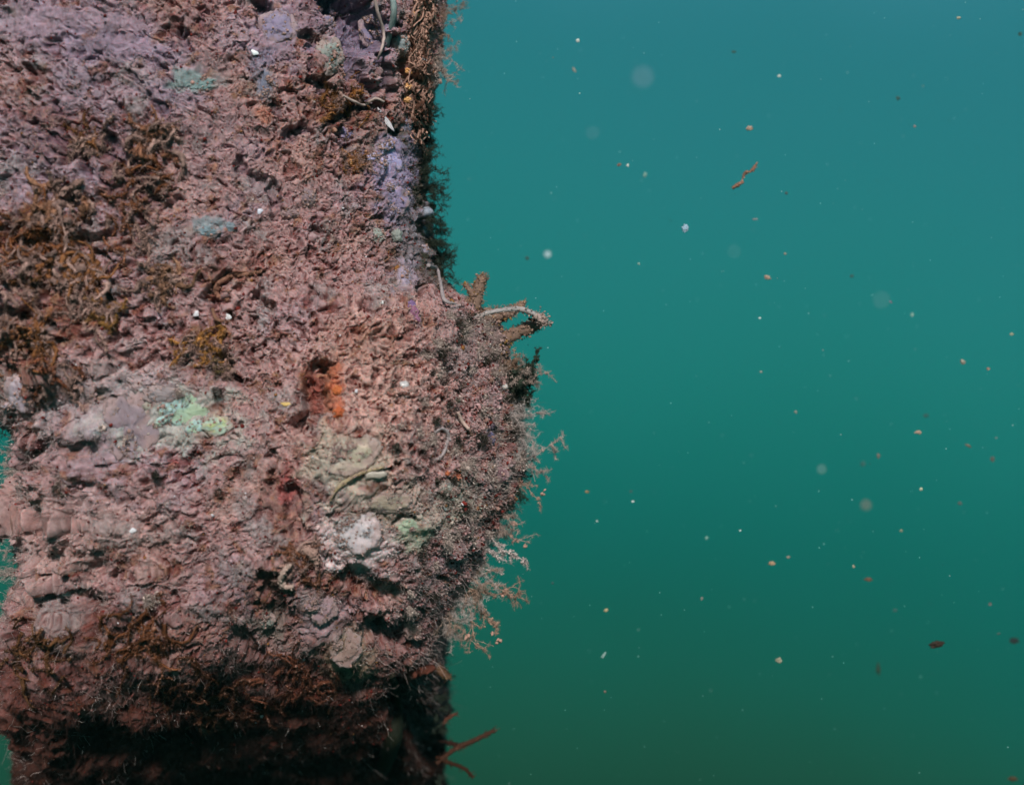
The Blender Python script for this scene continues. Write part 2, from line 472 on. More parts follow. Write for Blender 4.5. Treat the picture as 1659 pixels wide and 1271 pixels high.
# the shaded right flank carries dark green weed film
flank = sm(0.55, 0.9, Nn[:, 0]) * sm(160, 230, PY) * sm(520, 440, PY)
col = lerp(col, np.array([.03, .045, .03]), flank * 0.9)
PATCH = [(120, 60, 150, 30, (.30, .22, .30), .7), (210, 95, 90, 25, (.27, .21, .31), .7), (210, 690, 55, 70, (.34, .26, .31), .85),
         (130, 735, 90, 30, (.36, .25, .28), .6), (322, 140, 34, 20, (.16, .30, .30), .8), (425, 120, 22, 40, (.16, .20, .30), .6), (342, 372, 28, 17, (.16, .30, .34), .7),
         (545, 640, 14, 44, (.60, .16, .06), .8), (515, 640, 12, 44, (.22, .035, .015), .9), (640, 290, 40, 75, (.36, .31, .50), .75), (655, 450, 24, 34, (.36, .31, .42), .6), (670, 380, 34, 60, (.33, .30, .38), .5), (600, 60, 40, 70, (.26, .24, .38), .5), (450, 60, 50, 60, (.28, .24, .38), .5), (475, 775, 22, 40, (.42, .07, .07), .7), (302, 745, 14, 14, (.42, .09, .09), .6),
         (580, 868, 60, 56, (.80, .66, .68), .85), (665, 852, 30, 26, (.34, .46, .32), .7), (640, 815, 110, 45, (.46, .42, .33), .5), (560, 745, 70, 50, (.60, .52, .43), .8), (230, 640, 120, 60, (.46, .42, .44), .5), (150, 850, 150, 70, (.50, .36, .34), .4),
         (730, 800, 34, 34, (.40, .42, .34), .5), (725, 765, 7, 7, (.7, .16, .05), .9), (792, 700, 12, 18, (.06, .06, .16), .8), (590, 560, 60, 30, (.52, .28, .22), .5),
         (430, 185, 14, 14, (.6, .22, .12), .6), (560, 1060, 46, 46, (.30, .22, .13), .7), (520, 1000, 34, 34, (.36, .26, .30), .6), (735, 560, 60, 50, (.33, .24, .25), .6), (300, 680, 100, 55, (.40, .46, .42), .65), (440, 1010, 30, 26, (.12, .15, .13), .6),
         (685, 80, 20, 130, (.52, .24, .15), .7), (520, 20, 90, 60, (.22, .17, .28), .5)]
for (x, y, rx, ry, c, a) in PATCH:
    c = np.array(c) * .8 + .2 * np.array([.40, .27, .27])
    t = a * (1 - sm(0.55, 1.25, np.hypot((PX - x) / rx, (PY - y) / ry) + 0.7 * n2)) * (Nn[:, 1] < 0.3)
    col = lerp(col, np.array(c), t)
col *= (1 + 0.25 * n3 + 0.12 * n1)[:, None]
col = np.clip(col, 0.008, 0.85)

i, j = np.meshgrid(np.arange(NR - 1), np.arange(NC), indexing='ij')
a_ = (i * NC + j).ravel(); b_ = (i * NC + (j + 1) % NC).ravel()
mb = MB()
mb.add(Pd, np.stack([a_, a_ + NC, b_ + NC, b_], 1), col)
# closed ends, far out of frame
for r_, flip in ((0, 0), (NR - 1, 1)):
    cen = surfG[r_].mean(0)
    base_i = r_ * NC
    jj = np.arange(NC)
    mb.v.append(cen[None].astype(np.float32)); mb.c.append(PINK[None].astype(np.float32))
    ci = mb.n; mb.n += 1
    A = np.stack([base_i + jj, base_i + (jj + 1) % NC, np.full(NC, ci)], 1)
    mb.f[3].append(A if not flip else A[:, ::-1])
piling = mb.build('piling', M_CRUST, origin=(float(cx.mean()), 0.05, 0))
tag(piling, 'thick underwater piling crusted all over with pinkish brown silt and growth', 'piling')

# lookup: photograph pixel -> point and normal of the crust
CELL = 3.0
GX, GY = int(1000 / CELL), int(1460 / CELL)
vis = np.where((NS[:, 1] < 0.3) & (sx_ > -80) & (sx_ < 900) & (sy_ > -80) & (sy_ < 1350))[0]
gi = ((sx_[vis] + 90) / CELL).astype(int); gj = ((sy_[vis] + 90) / CELL).astype(int)
order = np.argsort(-Pd[vis, 1])
grid = np.full((GX + 5, GY + 5), -1, np.int64)
grid[np.clip(gi[order], 0, GX + 4), np.clip(gj[order], 0, GY + 4)] = vis[order]
N_base = normals(Pb.reshape(NR, NC, 3)).reshape(-1, 3)
def hit(px, py):
    a, b = int((px + 90) / CELL), int((py + 90) / CELL)
    for r in range(0, 14):
        best = -1
        for u in range(-r, r + 1):
            for v in range(-r, r + 1):
                if max(abs(u), abs(v)) != r: continue
                q = grid[min(max(a + u, 0), GX + 4), min(max(b + v, 0), GY + 4)]
                if q >= 0 and (best < 0 or Pd[q, 1] < Pd[best, 1]): best = q
        if best >= 0:
            return Pd[best].copy(), N_base[best].copy(), best
    raise ValueError((px, py))

# ------------------------------------------------------------------ small shape kit
_t = (1 + 5 ** 0.5) / 2
ICO_V = np.array([(-1, _t, 0), (1, _t, 0), (-1, -_t, 0), (1, -_t, 0), (0, -1, _t), (0, 1, _t), (0, -1, -_t), (0, 1, -_t), (_t, 0, -1), (_t, 0, 1), (-_t, 0, -1), (-_t, 0, 1)], float)
ICO_V /= np.linalg.norm(ICO_V[0])
ICO_F = np.array([(0, 11, 5), (0, 5, 1), (0, 1, 7), (0, 7, 10), (0, 10, 11), (1, 5, 9), (5, 11, 4), (11, 10, 2), (10, 7, 6), (7, 1, 8),
                  (3, 9, 4), (3, 4, 2), (3, 2, 6), (3, 6, 8), (3, 8, 9), (4, 9, 5), (2, 4, 11), (6, 2, 10), (8, 6, 7), (9, 8, 1)])

def crumbs(mb, C, R, cols, jag=0.35, squash=0.5):
    """many small lumps at centres C with radii R"""
    n = len(C)
    if n == 0: return
    v = np.repeat(ICO_V[None], n, 0) * (1 + rng.uniform(-jag, jag, (n, 12, 1)))
    q = rng.normal(size=(n, 3, 3))
    q, _ = np.linalg.qr(q)
    sc = rng.uniform(squash, 1.2, (n, 1, 3))
    v = np.einsum('nij,nkj->nki', q, v * sc) * np.asarray(R).reshape(-1, 1, 1) + np.asarray(C)[:, None]
    f = ICO_F[None] + (np.arange(n) * 12)[:, None, None]
    mb.add(v.reshape(-1, 3), f.reshape(-1, 3), np.repeat(np.asarray(cols, float).reshape(-1, 3) * np.ones((n, 1)), 12, 0))

def tube(mb, pts, rad, color, sides=6, rough=0.0, cap=True, color2=None):
    pts = np.asarray(pts, float); n = len(pts)
    rad = np.asarray(rad, float) * np.ones(n)
    T = np.gradient(pts, axis=0); T /= np.linalg.norm(T, axis=1, keepdims=True) + 1e-12
    ref = np.array([0.13, 0.9, 0.31]) if abs(T[0, 1]) < 0.8 else np.array([0.9, 0.1, 0.2])
    A = np.cross(T, ref); A /= np.linalg.norm(A, axis=1, keepdims=True) + 1e-12
    B = np.cross(T, A)
    ph = np.linspace(0, 2 * np.pi, sides, endpoint=False)
    rr = rad[:, None] * (1 + rough * rng.uniform(-1, 1, (n, sides)))
    V = pts[:, None] + rr[..., None] * (A[:, None] * np.cos(ph)[None, :, None] + B[:, None] * np.sin(ph)[None, :, None])
    i, j = np.meshgrid(np.arange(n - 1), np.arange(sides), indexing='ij')
    a = (i * sides + j).ravel(); b = (i * sides + (j + 1) % sides).ravel()
    c = np.asarray(color, float)
    if color2 is not None:
        t = np.linspace(0, 1, n)[:, None]
        c = np.repeat(c * (1 - t) + np.asarray(color2) * t, sides, 0)
    mb.add(V.reshape(-1, 3), np.stack([a, b, b + sides, a + sides], 1), c)
    if cap:
        for e, s_ in ((0, -1), (n - 1, 1)):
            tip = pts[e] + T[e] * rad[e] * 0.6 * s_
            base_i = mb.n - n * sides if e == 0 else mb.n - sides
            V2 = V[e]
            cc = c if c.ndim == 1 else c[e * sides]
            mb.add(np.concatenate([V2, tip[None]]), [(q, (q + 1) % sides, sides) if s_ > 0 else ((q + 1) % sides, q, sides) for q in range(sides)], cc)

def bez(pts, n):
    """smooth curve through given points"""
    pts = np.asarray(pts, float)
    m = len(pts)
    t = np.linspace(0, m - 1, n)
    ext = np.concatenate([[2 * pts[0] - pts[1]], pts, [2 * pts[-1] - pts[-2]]])
    i = np.minimum(t.astype(int), m - 2); f = (t - i)[:, None]
    p0, p1, p2, p3 = ext[i], ext[i + 1], ext[i + 2], ext[i + 3]
    return 0.5 * (2 * p1 + (p2 - p0) * f + (2 * p0 - 5 * p1 + 4 * p2 - p3) * f ** 2 + (3 * p1 - p0 - 3 * p2 + p3) * f ** 3)

def sphere_grid(nu, nv):
    u = np.linspace(0, 2 * np.pi, nu, endpoint=False); v = np.linspace(0, np.pi, nv)
    Vv, Uu = np.meshgrid(v, u, indexing='ij')
    V = np.stack([np.sin(Vv) * np.cos(Uu), np.sin(Vv) * np.sin(Uu), np.cos(Vv)], -1).reshape(-1, 3)
    i, j = np.meshgrid(np.arange(nv - 1), np.arange(nu), indexing='ij')
    a = (i * nu + j).ravel(); b = (i * nu + (j + 1) % nu).ravel()
    return V, np.stack([a, a + nu, b + nu, b], 1)

SG_V, SG_F = sphere_grid(64, 40)

def blob(mb, c, nrm, rx, ry, h, color, rot=0.0, lump=0.25, lfreq=3.0, fine=0.04, color2=None, rim=False):
    """soft lumpy mass lying on the crust: rx, ry along the surface, h out of it"""
    n = np.asarray(nrm, float); n /= np.linalg.norm(n)
    up = np.array([0, 0, 1.0]); x = np.cross(up, n); x /= np.linalg.norm(x) + 1e-9
    y = np.cross(n, x)
    if x[0] < 0: x, y = -x, y
    cr, sr = math.cos(rot), math.sin(rot)
    X, Yv = x * cr + y * sr, -x * sr + y * cr
    sd = rng.integers(0, 900)
    w = 1 + lump * fbm(SG_V * 1.0, lfreq * 0.5, 3, int(sd)) + 1.8 * fine * pnoise(SG_V, 9, int(sd) + 5) + 1.2 * fine * pnoise(SG_V, 21, int(sd) + 6)
    L = SG_V * w[:, None]
    V = c + L[:, :1] * rx * X + L[:, 1:2] * ry * Yv + L[:, 2:3] * h * n
    cc = np.tile(np.asarray(color, float), (len(V), 1))
    if color2 is not None:
        t = sm(-0.25, 0.35, fbm(SG_V, 1.6, 3, int(sd) + 9))
        cc = lerp(cc, np.asarray(color2, float), t)
    if rim:
        t = sm(.80, .45, SG_V[:, 2] + .35 * fbm(SG_V, 2.6, 3, int(sd) + 20))
        cc = lerp(cc, np.array([.44, .30, .29]), .7 * t)
        cc = lerp(cc, np.array([.20, .08, .07]), .2 * sm(.25, .6, pnoise(SG_V, 6, int(sd) + 30)))
    mb.add(V, SG_F, cc)
    return X, Yv, n

PXM = S  # metres per pixel at the focal plane

# ------------------------------------------------------------------ silt crumbs and fine fibres over the crust (uncountable)
vx = np.where((NS[:, 1] < 0.4) & (sx_ > -60) & (sx_ < 900) & (sy_ > -40) & (sy_ < 1310))[0]
w = 0.35 + 0.9 * sm(620, 760, sx_[vx]) * sm(430, 560, sy_[vx]) * sm(1080, 950, sy_[vx]) + 0.4 * sm(0.1, 0.5, n2[vx]) + 0.3 * sm(450, 600, sx_[vx])
w *= (1 - 0.85 * soft[vx]) * (1 - 0.5 * sm(1050, 1200, sy_[vx])) * (1 - 0.8 * np.clip(carve[vx] / 0.01, 0, 1))
w /= w.sum()
NCR = 110000
pick = rng.choice(vx, NCR, p=w)
rad = 0.00034 * np.exp(rng.normal(0, 0.48, NCR)) * (1 + 0.5 * sm(700, 780, sx_[pick]))
cc = col[pick] * rng.uniform(0.75, 1.3, (NCR, 1)) + np.array([.02, .012, .012])
tz = rng.random(NCR)
cc = np.where((tz < 0.003)[:, None], np.array([.75, .72, .78]), cc)
cc = np.where((tz > 0.985)[:, None], OCHRE * 1.2, cc)
cc = np.where(((tz > 0.80) & (tz < .95))[:, None], MAROON * rng.uniform(.6, 1.6, (NCR, 1)), cc)
mb = MB()
crumbs(mb, Pd[pick] + NS[pick] * (rad * rng.uniform(0.1, 1.3, NCR))[:, None], rad, np.clip(cc, 0, .85))
o = mb.build('silt_crumbs', M_CRUMB, origin=piling.location)
tag(o, 'loose pinkish brown silt crumbs scattered over the crusted piling', 'silt', kind='stuff')

# fine fibres
def fibres(mb, idx, length, rad, colr, up=0.25, spread=0.8):
    n = len(idx)
    d = NS[idx] * 0.4 + N_base[idx] + rng.normal(0, spread, (n, 3)) * 0.6 + np.array([0, 0, up])
    d /= np.linalg.norm(d, axis=1, keepdims=True)
    b = rng.normal(0, 0.35, (n, 3))
    L = length[:, None]
    K = 5
    t = np.linspace(0, 1, K)
    pts = Pd[idx][:, None] + d[:, None] * (L[:, None] * t[None, :, None]) + b[:, None] * (L[:, None] * (t ** 2)[None, :, None])
    pts[:, 1:-1] += rng.normal(0, 1, (n, K - 2, 3)) * L[:, None] * 0.05
    A = np.cross(d, rng.normal(size=(n, 3))); A /= np.linalg.norm(A, axis=1, keepdims=True)
    B = np.cross(d, A)
    rr = rad[:, None] * (1 - 0.6 * t)[None]
    ph = np.array([0, 2.094, 4.189])
    V = pts[:, :, None] + rr[..., None, None] * (A[:, None, None] * np.cos(ph)[None, None, :, None] + B[:, None, None] * np.sin(ph)[None, None, :, None])
    V = V.reshape(n, K * 3, 3)
    i, j = np.meshgrid(np.arange(K - 1), np.arange(3), indexing='ij')
    a = (i * 3 + j).ravel(); b2 = (i * 3 + (j + 1) % 3).ravel()
    F = np.stack([a, b2, b2 + 3, a + 3], 1)
    f = F[None] + (np.arange(n) * K * 3)[:, None, None]
    mb.add(V.reshape(-1, 3), f.reshape(-1, 4), np.repeat(colr, K * 3, 0))
    return pts

mb = MB()
edge = sm(0.25, 0.75, N_base[vx, 0]) + 0.8 * sm(0.3, 0.8, -N_base[vx, 0]) * sm(620, 700, sy_[vx])
w = 0.10 + 2.6 * edge * (0.35 + 1.3 * sm(480, 560, sy_[vx])) + 0.15 * sm(600, 760, sx_[vx]) * sm(800, 900, sy_[vx])
w /= w.sum()
NF = 17000
pk = rng.choice(vx, NF, p=w)
L = 0.0024 * np.exp(rng.normal(0, 0.5, NF)) * (1 + 0.7 * sm(0.3, 0.8, np.abs(N_base[pk, 0])) * sm(500, 700, sy_[pk]))
cf = np.clip(lerp(col[pk], np.array([.62, .52, .50]), rng.uniform(0.3, 0.9, NF)) * rng.uniform(0.6, 1.2, (NF, 1)), 0.01, .8)
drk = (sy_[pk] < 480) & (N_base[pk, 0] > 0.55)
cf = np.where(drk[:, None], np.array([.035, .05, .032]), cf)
pts = fibres(mb, pk, L, 0.00011 * rng.uniform(0.7, 1.6, NF), cf)
sel = rng.choice(NF, 8000)
kk = rng.integers(2, 5, 8000)
crumbs(mb, pts[sel, kk], 0.00022 * np.exp(rng.normal(0, .4, 8000)), cf[sel] * 1.1)
# clumps of longer hairs make the right side of the bulge ragged
ec = vx[(N_base[vx, 0] > .45) & (sy_[vx] > 500) & (sy_[vx] < 980)]
for q in range(190):
    c0 = rng.choice(ec)
    near = ec[np.linalg.norm(Pd[ec] - Pd[c0], axis=1) < rng.uniform(.0015, .004)]
    if len(near) < 3: continue
    kf = rng.integers(25, 90)
    pk2 = rng.choice(near, kf)
    dk = rng.random() < .35
    ccc = np.tile((.05, .045, .035) if dk else (.50, .40, .36), (kf, 1)) * rng.uniform(.6, 1.4, (kf, 1))
    pp = fibres(mb, pk2, rng.uniform(.003, .0090) * rng.uniform(.5, 1.1, kf), .00011 * rng.uniform(.7, 1.6, kf), ccc, up=-.1, spread=.45)
    s2 = rng.integers(0, kf, kf)
    crumbs(mb, pp[s2, rng.integers(1, 5, kf)], .0003 * np.exp(rng.normal(0, .5, kf)), ccc[s2] * 1.1)
NG = 150000
w = (0.5 + 0.8 * sm(-.3, .5, n5[vx]) + 0.8 * sm(1000, 1100, sy_[vx]) + 0.6 * sm(250, 100, sx_[vx]) * sm(550, 650, sy_[vx])) * (1 - .6 * soft[vx]); w /= w.sum()
pk = rng.choice(vx, NG, p=w)
cf = np.clip(lerp(col[pk], np.array([.56, .42, .40]) * (1 - .9 * low[pk])[:, None], rng.uniform(0.15, 0.8, NG)) * rng.uniform(0.6, 1.25, (NG, 1)), 0.01, .8)  # threads take the same painted darkening near the foot
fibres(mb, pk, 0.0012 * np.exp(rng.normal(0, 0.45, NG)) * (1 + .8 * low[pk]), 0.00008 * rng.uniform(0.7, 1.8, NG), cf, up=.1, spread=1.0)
o = mb.build('hydroid_turf', M_FUZZ, origin=piling.location)
tag(o, 'short fuzzy turf of fine threads growing on the piling', 'turf', kind='stuff')

# ------------------------------------------------------------------ soft animals on the crust
def sponge(px, py, rx, ry, h, color, label, cat='sponge', name='sponge', rot=0, sink=0.5, lump=0.28, color2=None, mat=None, lobes=0, group=None, fine=0.04, mask_parts=False):
    if name != 'egg_bead' and 'orange' not in label:
        color = np.array(color) * .82 + np.array([.38, .27, .26]) * .18
        if color2 is not None: color2 = np.array(color2) * .8 + np.array([.38, .27, .26]) * .2
    c, n, _ = hit(px, py)
    kk = (D + c[1]) / D * S
    ns = []
    for _k in range(6):
        a = rng.uniform(0, 2 * np.pi)
        try: ns.append(hit(px + rx * .4 * math.cos(a), py + ry * .4 * math.sin(a))[0])
        except ValueError: pass
    if ns: c[1] = 0.5 * c[1] + 0.5 * np.mean([q[1] for q in ns])
    n = n * np.array([.6, 1, .6]); n /= np.linalg.norm(n)
    m = MB()
    blob(m, c - n * h * sink * (.45 if rx * ry > 300 else .8), n, rx * kk * 1.1, ry * kk * 1.1, h * (.5 if rx * ry > 300 else .8), color, rot, lump, 3.2, fine, color2, rim=rx * ry > 90 and cat != 'egg')
    for _q in range(lobes):
        a = rng.uniform(0, 2 * np.pi); rr = rng.uniform(0.35, 0.85)
        p, n2_, _i = hit(px + rx * rr * math.cos(a), py + ry * rr * math.sin(a))
        blob(m, p - n * h * 0.2, n, rx * kk * rng.uniform(.25, .45), ry * kk * rng.uniform(.25, .5), h * rng.uniform(.3, .5),
             np.asarray(color) * rng.uniform(.85, 1.12), rng.uniform(0, 3), lump, 3, fine, color2, rim=True)
    if rx * ry > 90:
        allv = np.concatenate(m.v)
        k_ = int(rx * ry * (0.45 if 'mint' in label else 0.9))
        rim = allv[rng.choice(len(allv), k_ * 3)]
        off = np.linalg.norm((rim - c) * np.array([1, 0, 1]), axis=1) / (max(rx, ry) * kk)
        rim = rim[(off + rng.normal(0, .25, len(rim)) > .30)][:k_]
        crumbs(m, rim + rng.normal(0, .0004, rim.shape), .0005 * np.exp(rng.normal(0, .4, len(rim))), np.array([.42, .25, .22]) * rng.uniform(.6, 1.2, (len(rim), 1)))
    o = m.build(name, mat or M_SPONGE)
    tag(o, label, cat, group)
    return o

MINT = (.36, .52, .42); LAV = (.34, .30, .56); PALE = (.33, .40, .40)
sponge(300, 668, 56, 30, .006, (.42, .62, .60), 'large pale mint green sponge left of the orange hollow', rot=-.15, color2=(.40, .52, .38), lobes=7)
sponge(352, 688, 22, 15, .005, (.40, .56, .46), 'small mint lobe at the right tip of the large mint sponge', color2=(.50, .60, .28), lobes=1)
sponge(208, 690, 34, 48, .005, (.30, .24, .29), 'greyish lavender slimy film left of the large mint sponge', cat='film', name='slime_film', lobes=5, lump=.5)
sponge(262, 640, 28, 14, .004, (.30, .27, .29), 'thin grey film above the large mint sponge', cat='film', name='slime_film', lobes=2)
sponge(328, 135, 24, 12, .004, (.15, .29, .30), 'teal sponge patch in the upper left of the piling', lobes=2, rot=.3)
sponge(336, 372, 17, 11, .004, (.17, .29, .35), 'blue grey sponge patch left of centre on the upper piling', lobes=2)
sponge(374, 368, 9, 8, .003, (.14, .22, .27), 'tiny dull blue sponge beside the blue grey patch')
sponge(536, 88, 20, 25, .006, (.27, .33, .31), 'pale grey green sponge under the dark top crevice', lobes=2)
sponge(452, 42, 28, 26, .006, (.27, .24, .40), 'lavender sponge left of the dark top crevice', lobes=3)
sponge(524, 26, 14, 10, .005, (.20, .19, .33), 'small slate violet sponge on the left lip of the top crevice')
sponge(600, 48, 20, 24, .006, (.28, .25, .42), 'lavender sponge right of the dark top crevice', lobes=3)
sponge(430, 135, 14, 26, .004, (.15, .19, .29), 'dim blue film patch below the bright glint', cat='film', name='slime_film', lobes=2)
sponge(652, 70, 14, 17, .007, (.27, .34, .36), 'round pale sea squirt set in a dark hole near the top edge', cat='sea squirt', name='sea_squirt', lump=.15)
sponge(630, 254, 29, 36, .009, (.50, .46, .80), 'bright lavender sponge beside the dark notch in the right edge', lobes=4, color2=(.50, .46, .72))
sponge(640, 322, 26, 22, .006, (.36, .30, .50), 'dull lavender sponge below the bright lavender one', lobes=3)
sponge(560, 213, 12, 9, .004, (.24, .21, .42), 'small violet sponge in the brown pocket left of the bright lavender one')
sponge(655, 448, 13, 22, .006, (.34, .29, .40), 'tall grey lavender sea squirt near the right edge', cat='sea squirt', name='sea_squirt', lump=.2)
sponge(694, 342, 11, 8, .006, (.30, .36, .46), 'clear bluish sea squirt on the upper right edge', cat='sea squirt', name='sea_squirt', lump=.15)
sponge(684, 374, 12, 8, .005, (.28, .33, .38), 'pale sea squirt just below the clear bluish one', cat='sea squirt', name='sea_squirt', lump=.2)
sponge(688, 404, 11, 10, .006, (.33, .30, .40), 'lilac sea squirt lowest of the three on the right edge', cat='sea squirt', name='sea_squirt', lump=.2)
sponge(612, 378, 12, 11, .004, (.27, .33, .30), 'dull green sea squirt in the silt near the right edge', cat='sea squirt', name='sea_squirt')
sponge(645, 382, 9, 10, .004, (.24, .29, .27), 'smaller dull green sea squirt right of its neighbour', cat='sea squirt', name='sea_squirt')
sponge(672, 508, 8, 17, .006, (.26, .09, .20), 'short purple pink finger sponge above the bulge', rot=.35)
sponge(666, 492, 7, 9, .005, (.17, .10, .28), 'dark violet nub above the purple pink finger')
sponge(548, 668, 10, 9, .006, (.46, .12, .045), 'bright orange sponge at the right of the orange hollow', lobes=1)
sponge(545, 632, 8, 8, .005, (.52, .15, .05), 'orange nub above the bright orange sponge')
sponge(724, 765, 5, 4, .003, (.50, .14, .06), 'tiny orange nub low on the right of the bulge')
sponge(570, 738, 40, 26, .004, (.64, .55, .46), 'beige sponge above the shell ridge on the bulge', lobes=4, rot=.5, color2=(.50, .46, .34))
sponge(580, 862, 34, 36, .006, (.85, .72, .76), 'whitish lilac sponge at the bottom of the bulge', lobes=5)
sponge(662, 852, 20, 15, .005, (.36, .48, .35), 'pale mint sponge right of the whitish lilac one', lobes=2)
sponge(722, 800, 22, 20, .005, (.38, .42, .36), 'faint grey green sponge on the lower right of the bulge', lobes=4)
sponge(630, 815, 34, 16, .005, (.36, .31, .24), 'olive grey film below the shell ridge', cat='film', name='slime_film', lobes=4)
sponge(560, 1052, 22, 27, .003, (.30, .20, .17), 'dull beige sponge in the shade below the bulge', lobes=4, color2=(.40, .27, .24))
sponge(520, 985, 22, 24, .006, (.40, .27, .31), 'pinkish lavender sponge just below the bulge', lobes=3, rot=.5)
sponge(430, 1008, 14, 12, .005, (.13, .17, .15), 'small grey green sponge in the shade at bottom left', lobes=1)
sponge(28, 640, 20, 30, .007, (.55, .47, .56), 'whitish lavender sponge at the left edge of the picture', lobes=3)
sponge(498, 318, 13, 16, .006, (.27, .19, .22), 'smooth mauve sea squirt above the pale silt centre', cat='sea squirt', name='sea_squirt', lump=.12)
sponge(468, 345, 13, 8, .005, (.28, .19, .21), 'flat mauve sea squirt left of the taller mauve one', cat='sea squirt', name='sea_squirt', lump=.12)
sponge(690, 20, 12, 14, .006, (.38, .27, .34), 'pale mauve lump at the top right edge')
sponge(658, 200, 14, 16, .006, (.20, .21, .31), 'slate blue sea squirt above the bright lavender sponge', cat='sea squirt', name='sea_squirt', lump=.15)
sponge(797, 708, 9, 12, .005, (.06, .07, .19), 'dark navy sponge on the right of the bulge', lobes=2)
sponge(808, 770, 18, 12, .005, (.16, .075, .10), 'dark plum sponge on the lower right of the bulge', lobes=3)
sponge(672, 1018, 16, 20, .007, (.20, .13, .11), 'brown lumpy sponge in the shade near the lower right edge', lobes=4)

# ------------------------------------------------------------------ shells
def shell_flake(px, py, rx, ry, color, label, rot=0.0, curl=0.35, cat='shell', thick=0.0006, tilt=0.0):
    c, n, _ = hit(px, py)
    n = n * np.array([.6, 1, .6]); n /= np.linalg.norm(n)
    kk = (D + c[1]) / D * S
    x = np.cross((0, 0, 1.0), n); x /= np.linalg.norm(x)
    y = np.cross(n, x)
    if x[0] < 0: x = -x
    X = x * math.cos(rot) + y * math.sin(rot); Yv = -x * math.sin(rot) + y * math.cos(rot)
    K = 14
    u, v = np.meshgrid(np.linspace(-1, 1, K), np.linspace(-1, 1, K), indexing='ij')
    r = 1 + 0.16 * np.sin(3 * u + 2 * v + px) + 0.05 * rng.normal(size=u.shape)
    a = u * np.sqrt(1 - v * v / 2) * r * rx * kk; b = v * np.sqrt(1 - u * u / 2) * r * ry * kk
    h = curl * (1 - (u ** 2 + v ** 2) / 2) * min(rx, ry) * kk + tilt * a
    top = c + n * 0.0003 + a[..., None] * X + b[..., None] * Yv + h[..., None] * n
    bot = top - n * thick
    V = np.concatenate([top.reshape(-1, 3), bot.reshape(-1, 3)])
    i, j = np.meshgrid(np.arange(K - 1), np.arange(K - 1), indexing='ij')
    q = (i * K + j).ravel()
    F = [np.stack([q, q + 1, q + K + 1, q + K], 1), np.stack([q, q + K, q + K + 1, q + 1], 1) + K * K]
    rim = [(t, 0) for t in range(K)] + [(K - 1, t) for t in range(1, K)] + [(t, K - 1) for t in range(K - 2, -1, -1)] + [(0, t) for t in range(K - 2, 0, -1)]
    ri = np.array([p * K + q_ for p, q_ in rim]); rj = np.roll(ri, -1)
    F.append(np.stack([ri, rj, rj + K * K, ri + K * K], 1))
    band = 1 - 0.25 * (np.sin(9 * v.ravel() + 2 * u.ravel()) > 0.5)
    cc = np.asarray(color)[None] * np.concatenate([band, band])[:, None]
    m = MB(); m.add(V, np.concatenate(F), cc)
    o = m.build('shell_fragment', M_SHELL, smooth=True)
    tag(o, label, cat)
    return o
WHITE = (.82, .80, .82)
shell_flake(626, 192, 19, 5, (.70, .66, .70), 'long whitish shell splinter pointing down at the bright lavender sponge', rot=-1.0, tilt=.2)
shell_flake(412, 86, 6, 4, (.85, .9, .95), 'small glinting white shell chip near the top centre of the piling', rot=-.5)
shell_flake(110, 957, 9, 6, (.88, .88, .92), 'bright white shell chip low on the left side', rot=.5)
shell_flake(371, 515, 5, 5, (.82, .80, .84), 'white shell chip below the round brown hollow', rot=.2)
shell_flake(318, 508, 5, 4, (.80, .78, .84), 'white shell chip above the ochre weed clump', rot=.9)
shell_flake(655, 622, 8, 6, (.56, .54, .55), 'pale shell chip on the top right of the bulge', rot=.5)
shell_flake(213, 858, 5, 4, (.84, .82, .88), 'small white shell chip above the bright one on the left', rot=.1)
shell_flake(463, 655, 8, 3, (.80, .55, .20), 'yellowish shell chip left of the orange hollow', rot=-.1)
shell_flake(618, 489, 3, 3, (.9, .9, .92), 'tiny white shell chip in the pale silt centre')
shell_flake(720, 823, 4, 4, (.85, .85, .86), 'tiny white shell chip on the faint grey green sponge')
shell_flake(421, 340, 5, 4, (.74, .76, .90), 'tiny bluish white shell chip in the dark pit', rot=.6)
shell_flake(611, 770, 20, 6, (.52, .46, .40), 'cream inner shell lip right of the yellow ridge', rot=.15, curl=.5)

